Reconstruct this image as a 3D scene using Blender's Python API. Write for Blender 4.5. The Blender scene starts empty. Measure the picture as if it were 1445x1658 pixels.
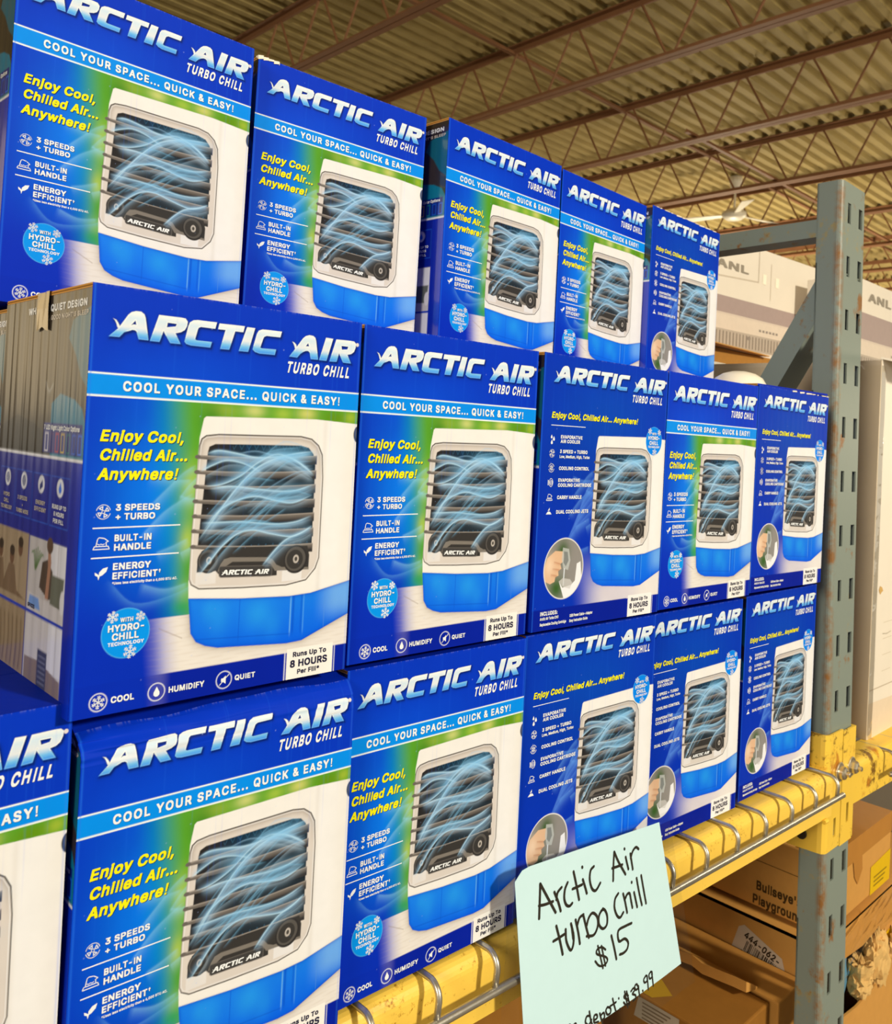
import bpy, math, random
import numpy as np
from mathutils import Vector, Matrix
from mathutils.geometry import tessellate_polygon

SC = bpy.context.scene
COL = SC.collection

# ------------------------------------------------------------------ camera
CAM_F, CAM_CY = 1399.388, 668.334          # focal length and principal row, in pixels of the 1445x1658 frame
YAW, PITCH, ROLL = 0.77255, 0.02443, 0.05298
CAM_POS = Vector((-0.22552, -0.56602, 0.48778))
cam_data = bpy.data.cameras.new('camera')
cam = bpy.data.objects.new('camera', cam_data)
COL.objects.link(cam)
fwd = Vector((math.sin(YAW) * math.cos(PITCH), math.cos(YAW) * math.cos(PITCH), math.sin(PITCH)))
rgt0 = Vector((math.cos(YAW), -math.sin(YAW), 0))
up0 = rgt0.cross(fwd)
rgt = math.cos(ROLL) * rgt0 + math.sin(ROLL) * up0
upv = -math.sin(ROLL) * rgt0 + math.cos(ROLL) * up0
cam.matrix_world = Matrix(((rgt.x, upv.x, -fwd.x, CAM_POS.x), (rgt.y, upv.y, -fwd.y, CAM_POS.y),
                           (rgt.z, upv.z, -fwd.z, CAM_POS.z), (0, 0, 0, 1)))
cam_data.sensor_fit = 'VERTICAL'
cam_data.sensor_height = 36.0
cam_data.sensor_width = 36.0 * 1445 / 1658
cam_data.lens = CAM_F / 1658 * 36.0
cam_data.shift_y = (CAM_CY - 829.0) / 1658
cam_data.clip_start = 0.02
cam_data.clip_end = 200
cam_data.dof.use_dof = True
cam_data.dof.focus_distance = 0.84
cam_data.dof.aperture_fstop = 16.0
SC.camera = cam

# ------------------------------------------------------------------ exposure, world, aisle lamp and added fill lights
SC.view_settings.view_transform = 'Standard'
SC.view_settings.look = 'None'
SC.view_settings.exposure = 0.08
SC.view_settings.gamma = 1.0
SC.view_settings.use_curve_mapping = False

world = bpy.data.worlds.new('world')
SC.world = world
world.use_nodes = True
bg = world.node_tree.nodes['Background']
bg.inputs[0].default_value = (1.0, 0.90, 0.72, 1)
bg.inputs[1].default_value = 0.42


def lamp(name, loc, target, size, power, color):
    d = bpy.data.lights.new(name, 'AREA')
    d.shape = 'DISK'
    d.size = size
    d.energy = power
    d.color = color
    o = bpy.data.objects.new(name, d)
    o.location = loc
    o.rotation_euler = (Vector(target) - Vector(loc)).to_track_quat('-Z', 'Y').to_euler()
    COL.objects.link(o)
    return o


lamp('aisle_lamp', (1.6, -5.2, 2.75), (0.7, 0, 0.3), 0.55, 315, (1.0, 0.90, 0.70))
lamp('side_reflection_fill', (-2.7, 7.6, 1.7), (0, 0.1, 0.5), 2.6, 12, (1.0, 0.74, 0.38))  # added light, gives the left carton's glossy side a warm reflection
lamp('left_fill', (-5.0, -1.6, 2.3), (0.8, 0, 0.2), 1.6, 190, (1.0, 0.90, 0.72))  # added fill light for the faces turned to the left
for k, (x, y) in enumerate(((11.0, -1.0), (12.0, 6.0), (19.0, 3.0), (6.0, 9.0))):
    d = bpy.data.lights.new('ceiling_fill', 'POINT')  # added unseen fill lights that brighten the roof deck and joists
    d.energy = (380, 560, 1000, 80)[k]
    d.color = (1.0, 0.86, 0.62)
    d.shadow_soft_size = 0.3
    o = bpy.data.objects.new('ceiling_fill', d)
    o.location = (x, y, 0.9)
    COL.objects.link(o)


# ------------------------------------------------------------------ helpers
def lin(c):
    c = c / 255.0
    return c / 12.92 if c <= 0.04045 else ((c + 0.055) / 1.055) ** 2.4


def L(r, g, b):
    return np.array((lin(r), lin(g), lin(b)))


def tag(o, label=None, cat=None, group=None, kind=None):
    if label: o['label'] = label
    if cat: o['category'] = cat
    if group: o['group'] = group
    if kind: o['kind'] = kind
    return o


def link(o, parent=None):
    COL.objects.link(o)
    if parent is not None:
        o.parent = parent
    return o


def empty(name, loc=(0, 0, 0), rot=(0, 0, 0)):
    o = bpy.data.objects.new(name, None)
    o.empty_display_size = 0.05
    o.location = loc
    o.rotation_euler = rot
    COL.objects.link(o)
    return o


class MB:
    """collects vertices, faces, a material index per face and a colour per vertex"""

    def __init__(s):
        s.v, s.f, s.m, s.c = [], [], [], []

    def add(s, verts, faces, mat=0, col=(1, 1, 1)):
        b = len(s.v)
        s.v += [tuple(p) for p in verts]
        s.c += [tuple(col)] * len(verts) if np.ndim(col) == 1 else [tuple(q) for q in col]
        s.f += [tuple(b + i for i in fc) for fc in faces]
        s.m += [mat] * len(faces)

    def box(s, a, b, mat=0, col=(1, 1, 1)):
        x0, y0, z0 = a
        x1, y1, z1 = b
        s.add([(x0, y0, z0), (x1, y0, z0), (x1, y1, z0), (x0, y1, z0), (x0, y0, z1), (x1, y0, z1), (x1, y1, z1), (x0, y1, z1)],
              [(0, 3, 2, 1), (4, 5, 6, 7), (0, 1, 5, 4), (1, 2, 6, 5), (2, 3, 7, 6), (3, 0, 4, 7)], mat, col)

    def hexa(s, p, mat=0, col=(1, 1, 1)):
        s.add(p, [(0, 3, 2, 1), (4, 5, 6, 7), (0, 1, 5, 4), (1, 2, 6, 5), (2, 3, 7, 6), (3, 0, 4, 7)], mat, col)

    def tube(s, pts, r, n=10, mat=0, col=(1, 1, 1), cap=True):
        pts = [Vector(p) for p in pts]
        rr = r if hasattr(r, '__len__') else [r] * len(pts)
        ring = []
        t = (pts[1] - pts[0]).normalized()
        a = Vector((0, 0, 1)) if abs(t.z) < .9 else Vector((1, 0, 0))
        u = t.cross(a).normalized()
        for i, p in enumerate(pts):
            if i == 0: t = pts[1] - pts[0]
            elif i == len(pts) - 1: t = pts[-1] - pts[-2]
            else: t = (pts[i + 1] - p).normalized() + (p - pts[i - 1]).normalized()
            t.normalize()
            u = (u - t * u.dot(t)).normalized()
            w = t.cross(u)
            ring.append([p + rr[i] * (math.cos(2 * math.pi * k / n) * u + math.sin(2 * math.pi * k / n) * w) for k in range(n)])
        V = [q for g in ring for q in g]
        F = [(i * n + k, i * n + (k + 1) % n, (i + 1) * n + (k + 1) % n, (i + 1) * n + k) for i in range(len(pts) - 1) for k in range(n)]
        if cap:
            F += [tuple(range(n - 1, -1, -1)), tuple((len(pts) - 1) * n + k for k in range(n))]
        s.add(V, F, mat, col)

    def lathe(s, prof, n=24, mat=0, col=(1, 1, 1), M=None):
        V, F = [], []
        for r, z in prof:
            for k in range(n):
                a = 2 * math.pi * k / n
                p = Vector((r * math.cos(a), r * math.sin(a), z))
                V.append(M @ p if M is not None else p)
        for i in range(len(prof) - 1):
            for k in range(n):
                F.append((i * n + k, i * n + (k + 1) % n, (i + 1) * n + (k + 1) % n, (i + 1) * n + k))
        F.append(tuple(range(n - 1, -1, -1)))
        F.append(tuple((len(prof) - 1) * n + k for k in range(n)))
        s.add(V, F, mat, col)

    def sweep(s, prof, p0, p1, mat=0, col=(1, 1, 1)):
        """closed (y, z) profile swept from p0 to p1 (both x, dy, dz)"""
        n = len(prof)
        V = [(p0[0], y + p0[1], z + p0[2]) for y, z in prof] + [(p1[0], y + p1[1], z + p1[2]) for y, z in prof]
        F = [(i, (i + 1) % n, n + (i + 1) % n, n + i) for i in range(n)]
        F += [tuple(range(n - 1, -1, -1)), tuple(range(n, 2 * n))]
        s.add(V, F, mat, col)

    def poly(s, loops, place, mat=0, col=(1, 1, 1)):
        """flat filled polygon with holes; place maps (u, v) to a point; col may be a function of v"""
        vl = [[Vector((p[0], p[1], 0)) for p in lp] for lp in loops]
        tris = tessellate_polygon(vl)
        flat = [p for lp in loops for p in lp]
        cols = [col(p[1]) for p in flat] if callable(col) else col
        fixed = []
        for t in tris:
            a, b, c = (flat[i] for i in t)
            area = (b[0] - a[0]) * (c[1] - a[1]) - (b[1] - a[1]) * (c[0] - a[0])
            fixed.append(tuple(t) if area > 0 else (t[0], t[2], t[1]))
        s.add([place(p[0], p[1]) for p in flat], fixed, mat, cols)

    def build(s, name, mats, parent=None, smooth=False, bevel=0, obj=True):
        me = bpy.data.meshes.new(name)
        me.from_pydata(s.v, [], s.f)
        for m in (mats if isinstance(mats, (list, tuple)) else [mats]):
            me.materials.append(m)
        me.polygons.foreach_set('material_index', s.m)
        ca = me.color_attributes.new('print', 'FLOAT_COLOR', 'POINT')
        buf = np.ones((len(s.v), 4), np.float32)
        buf[:, :3] = np.array(s.c, np.float32)
        ca.data.foreach_set('color', buf.ravel())
        if smooth:
            me.polygons.foreach_set('use_smooth', [True] * len(s.f))
        me.validate()
        me.update()
        if not obj:
            return me
        o = bpy.data.objects.new(name, me)
        link(o, parent)
        if bevel:
            b = o.modifiers.new('bevel', 'BEVEL')
            b.width = bevel
            b.segments = 2
            b.limit_method = 'ANGLE'
        return o


# ------------------------------------------------------------------ materials
def nodes(name):
    m = bpy.data.materials.new(name)
    m.use_nodes = True
    nt = m.node_tree
    return m, nt, nt.nodes['Principled BSDF']


def N(nt, t, **kw):
    n = nt.nodes.new(t)
    for k, v in kw.items():
        if k in n.inputs: n.inputs[k].default_value = v
        else: setattr(n, k, v)
    return n


def plain(name, rgb, rough=0.5, metal=0.0, var=0.12, scale=30.0, bump=0.0, spec=0.5, coat=0.0):
    m, nt, p = nodes(name)
    p.inputs['Roughness'].default_value = rough
    p.inputs['Metallic'].default_value = metal
    p.inputs['Specular IOR Level'].default_value = spec
    p.inputs['Coat Weight'].default_value = coat
    tc = N(nt, 'ShaderNodeTexCoord')
    nz = N(nt, 'ShaderNodeTexNoise', Scale=scale, Detail=5.0)
    nt.links.new(tc.outputs['Object'], nz.inputs['Vector'])
    mx = N(nt, 'ShaderNodeMix', data_type='RGBA')
    c = np.array(rgb)
    mx.inputs[6].default_value = (*np.clip(c * (1 - var), 0, 1), 1)
    mx.inputs[7].default_value = (*np.clip(c * (1 + var), 0, 1), 1)
    nt.links.new(nz.outputs['Fac'], mx.inputs[0])
    nt.links.new(mx.outputs[2], p.inputs['Base Color'])
    if bump:
        b = N(nt, 'ShaderNodeBump', Strength=bump, Distance=0.002)
        nt.links.new(nz.outputs['Fac'], b.inputs['Height'])
        nt.links.new(b.outputs['Normal'], p.inputs['Normal'])
    return m


def printed(name, rough, coat, ripple, spec=0.5):
    """ink on board: colour from the printed artwork, a thin gloss varnish, faint flute ripples"""
    m, nt, p = nodes(name)
    at = N(nt, 'ShaderNodeAttribute', attribute_name='print')
    tc = N(nt, 'ShaderNodeTexCoord')
    nz = N(nt, 'ShaderNodeTexNoise', Scale=55.0, Detail=6.0)
    nt.links.new(tc.outputs['Object'], nz.inputs['Vector'])
    mr = N(nt, 'ShaderNodeMapRange')
    mr.inputs[3].default_value = 0.93
    mr.inputs[4].default_value = 1.05
    nt.links.new(nz.outputs['Fac'], mr.inputs[0])
    mul = N(nt, 'ShaderNodeVectorMath', operation='SCALE')
    nt.links.new(at.outputs['Color'], mul.inputs[0])
    nt.links.new(mr.outputs[0], mul.inputs['Scale'])
    nt.links.new(mul.outputs[0], p.inputs['Base Color'])
    p.inputs['Roughness'].default_value = rough
    p.inputs['Coat Weight'].default_value = coat
    p.inputs['Specular IOR Level'].default_value = spec
    p.inputs['Coat Roughness'].default_value = 0.12
    wv = N(nt, 'ShaderNodeTexWave', Scale=40.0, Distortion=4.0, Detail=3.0)
    wv.bands_direction = 'DIAGONAL'
    mp = N(nt, 'ShaderNodeMapping')
    mp.inputs['Scale'].default_value = (1, 1, 0)
    nt.links.new(tc.outputs['Object'], mp.inputs['Vector'])
    nt.links.new(mp.outputs[0], wv.inputs['Vector'])
    b = N(nt, 'ShaderNodeBump', Strength=ripple, Distance=0.0006)
    nt.links.new(wv.outputs['Fac'], b.inputs['Height'])
    nt.links.new(b.outputs['Normal'], p.inputs['Normal'])
    nt.links.new(b.outputs['Normal'], p.inputs['Coat Normal'])
    return m


def painted(name, rgb, dirt, amount, scale, rough, rust=None, rust_amt=0.0, edge=False, big=0.9):
    """painted steel with grime speckle and rust blooms"""
    m, nt, p = nodes(name)
    tc = N(nt, 'ShaderNodeTexCoord')
    n1 = N(nt, 'ShaderNodeTexNoise', Scale=scale, Detail=9.0, Roughness=0.72)
    n2 = N(nt, 'ShaderNodeTexNoise', Scale=scale * .12, Detail=4.0)
    nt.links.new(tc.outputs['Object'], n1.inputs['Vector'])
    nt.links.new(tc.outputs['Object'], n2.inputs['Vector'])
    ad = N(nt, 'ShaderNodeMath', operation='MULTIPLY_ADD')
    nt.links.new(n2.outputs['Fac'], ad.inputs[0])
    ad.inputs[1].default_value = big
    nt.links.new(n1.outputs['Fac'], ad.inputs[2])
    mr = N(nt, 'ShaderNodeMapRange')
    mr.inputs[1].default_value = 0.72 + 0.5 * big - amount
    mr.inputs[2].default_value = 0.82 + 0.5 * big - amount
    nt.links.new(ad.outputs[0], mr.inputs[0])
    mx = N(nt, 'ShaderNodeMix', data_type='RGBA')
    mx.inputs[6].default_value = (*rgb, 1)
    mx.inputs[7].default_value = (*dirt, 1)
    nt.links.new(mr.outputs[0], mx.inputs[0])
    out = mx.outputs[2]
    if rust is not None:
        n3 = N(nt, 'ShaderNodeTexNoise', Scale=17.0, Detail=6.0, Roughness=0.65)
        nt.links.new(tc.outputs['Object'], n3.inputs['Vector'])
        m3 = N(nt, 'ShaderNodeMapRange')
        m3.inputs[1].default_value = 0.66 - rust_amt
        m3.inputs[2].default_value = 0.74 - rust_amt
        nt.links.new(n3.outputs['Fac'], m3.inputs[0])
        mx2 = N(nt, 'ShaderNodeMix', data_type='RGBA')
        fac = m3.outputs[0]
        if edge:                                   # paint worn to rust along the post's front arris
            sx = N(nt, 'ShaderNodeSeparateXYZ')
            nt.links.new(tc.outputs['Object'], sx.inputs[0])
            e0 = N(nt, 'ShaderNodeMapRange')
            e0.inputs[1].default_value, e0.inputs[2].default_value = 0.016, 0.004
            nt.links.new(sx.outputs['X'], e0.inputs[0])
            e1 = N(nt, 'ShaderNodeMapRange')
            e1.inputs[1].default_value, e1.inputs[2].default_value = 0.014, 0.006
            nt.links.new(sx.outputs['Y'], e1.inputs[0])
            em = N(nt, 'ShaderNodeMath', operation='MULTIPLY')
            nt.links.new(e0.outputs[0], em.inputs[0]); nt.links.new(e1.outputs[0], em.inputs[1])
            n4 = N(nt, 'ShaderNodeTexNoise', Scale=26.0, Detail=7.0, Roughness=0.7)
            nt.links.new(tc.outputs['Object'], n4.inputs['Vector'])
            m4 = N(nt, 'ShaderNodeMapRange')
            m4.inputs[1].default_value, m4.inputs[2].default_value = 0.42, 0.60
            nt.links.new(n4.outputs['Fac'], m4.inputs[0])
            e2 = N(nt, 'ShaderNodeMath', operation='MULTIPLY')
            nt.links.new(em.outputs[0], e2.inputs[0]); nt.links.new(m4.outputs[0], e2.inputs[1])
            e3 = N(nt, 'ShaderNodeMath', operation='MAXIMUM')
            nt.links.new(e2.outputs[0], e3.inputs[0]); nt.links.new(fac, e3.inputs[1])
            fac = e3.outputs[0]
        nt.links.new(fac, mx2.inputs[0])
        nt.links.new(out, mx2.inputs[6])
        mx2.inputs[7].default_value = (*rust, 1)
        out = mx2.outputs[2]
    nt.links.new(out, p.inputs['Base Color'])
    p.inputs['Roughness'].default_value = rough
    b = N(nt, 'ShaderNodeBump', Strength=0.15, Distance=0.0015)
    nt.links.new(n1.outputs['Fac'], b.inputs['Height'])
    nt.links.new(b.outputs['Normal'], p.inputs['Normal'])
    return m


def clear_film(name, tint, gloss):
    m = bpy.data.materials.new(name)
    m.use_nodes = True
    nt = m.node_tree
    nt.nodes.clear()
    out = N(nt, 'ShaderNodeOutputMaterial')
    tr = N(nt, 'ShaderNodeBsdfTransparent')
    tr.inputs[0].default_value = (*tint, 1)
    gl = N(nt, 'ShaderNodeBsdfGlossy', Roughness=0.12)
    tc = N(nt, 'ShaderNodeTexCoord')
    nz = N(nt, 'ShaderNodeTexNoise', Scale=22.0, Detail=3.0)
    nt.links.new(tc.outputs['Object'], nz.inputs['Vector'])
    b = N(nt, 'ShaderNodeBump', Strength=0.5, Distance=0.01)
    nt.links.new(nz.outputs['Fac'], b.inputs['Height'])
    nt.links.new(b.outputs['Normal'], gl.inputs['Normal'])
    fr = N(nt, 'ShaderNodeFresnel', IOR=1.45)
    sc = N(nt, 'ShaderNodeMath', operation='MULTIPLY')
    sc.inputs[1].default_value = gloss
    nt.links.new(fr.outputs[0], sc.inputs[0])
    mx = N(nt, 'ShaderNodeMixShader')
    nt.links.new(sc.outputs[0], mx.inputs[0])
    nt.links.new(tr.outputs[0], mx.inputs[1])
    nt.links.new(gl.outputs[0], mx.inputs[2])
    nt.links.new(mx.outputs[0], out.inputs[0])
    return m


M_PRINT = printed('printed_board', 0.5, 0.0, 0.06, 0.03)
M_PRINT_GLOSS = printed('printed_board_varnished', 0.3, 0.8, 0.35)
M_PRINT_FLAT = printed('printed_plain', 0.6, 0.0, 0.03, 0.2)
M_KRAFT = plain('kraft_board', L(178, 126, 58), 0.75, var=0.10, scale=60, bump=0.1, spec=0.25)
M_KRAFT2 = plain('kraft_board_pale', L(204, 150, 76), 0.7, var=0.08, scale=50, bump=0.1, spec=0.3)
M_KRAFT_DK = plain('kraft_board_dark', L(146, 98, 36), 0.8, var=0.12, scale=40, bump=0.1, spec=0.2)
M_TAPE = plain('packing_tape', L(190, 130, 52), 0.18, var=0.08, scale=30, bump=0.15, spec=0.6)
M_CLEAR_TAPE = plain('clear_tape', L(205, 185, 150), 0.15, var=0.06, scale=30, bump=0.2, spec=0.6)
M_YELLOW = painted('yellow_beam_paint', L(246, 206, 86), L(176, 124, 20), 0.11, 150.0, 0.42, big=0.4)
M_YELLOW_D = painted('yellow_beam_paint_scuffed', L(240, 200, 72), L(120, 84, 20), 0.10, 60.0, 0.45, L(190, 120, 20), 0.05)
M_BLUEGREY = painted('blue_grey_rack_paint', L(126, 138, 132), L(150, 138, 96), 0.09, 34.0, 0.5, L(132, 90, 42), 0.06, True)
M_GALV = plain('galvanised_wire', L(190, 186, 176), 0.34, metal=0.85, var=0.15, scale=120, bump=0.1)
M_BOLT = plain('zinc_bolt', L(215, 205, 185), 0.28, metal=0.9, var=0.12, scale=90, bump=0.15)
M_WHITE = plain('white_board', L(232, 224, 212), 0.55, var=0.03, scale=20, spec=0.35)
M_WHITE_PL = plain('white_plastic', L(248, 240, 222), 0.3, var=0.02, scale=10)
M_GREYWRAP = plain('grey_wrapped_board', L(216, 200, 178), 0.35, var=0.10, scale=9, bump=0.2)
M_GREY = plain('grey_bin_plastic', L(142, 130, 120), 0.35, var=0.08, scale=14)
M_BLACK = plain('black_plastic_and_shade', L(30, 27, 24), 0.4, var=0.15, scale=25)
M_DECK = plain('steel_roof_deck', L(168, 150, 98), 0.7, var=0.28, scale=1.6, spec=0.2)
M_JOIST = plain('brown_joist_paint', L(140, 98, 66), 0.65, var=0.15, scale=6, spec=0.3)
M_FLOOR = plain('concrete_floor', L(112, 102, 88), 0.6, var=0.12, scale=3, spec=0.3)
M_WALL = plain('far_wall_paint', L(150, 132, 100), 0.8, var=0.10, scale=1.5, spec=0.2)
M_FAN = plain('white_fan_enamel', L(235, 230, 215), 0.4, var=0.04, scale=8)
M_PAPER = plain('mint_paper', L(198, 232, 244), 0.7, var=0.02, scale=60, bump=0.03, spec=0.25)
M_INK = plain('black_marker', L(38, 34, 26), 0.5, var=0.2, scale=200)
M_FILM = clear_film('clear_sleeve_film', (0.96, 0.97, 0.97), 0.9)
M_WRAP = clear_film('stretch_wrap', (0.97, 0.96, 0.93), 0.6)
M_PACK = plain('kraft_packing_paper', L(214, 176, 112), 0.8, var=0.14, scale=70, bump=0.25, spec=0.2)
M_BAG = plain('blue_bag', L(84, 150, 190), 0.35, var=0.35, scale=26)
M_YLABEL = plain('yellow_label', L(226, 186, 22), 0.35, var=0.06, scale=20)
M_WLABEL = plain('white_label', L(206, 192, 172), 0.5, var=0.05, scale=20)

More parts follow.
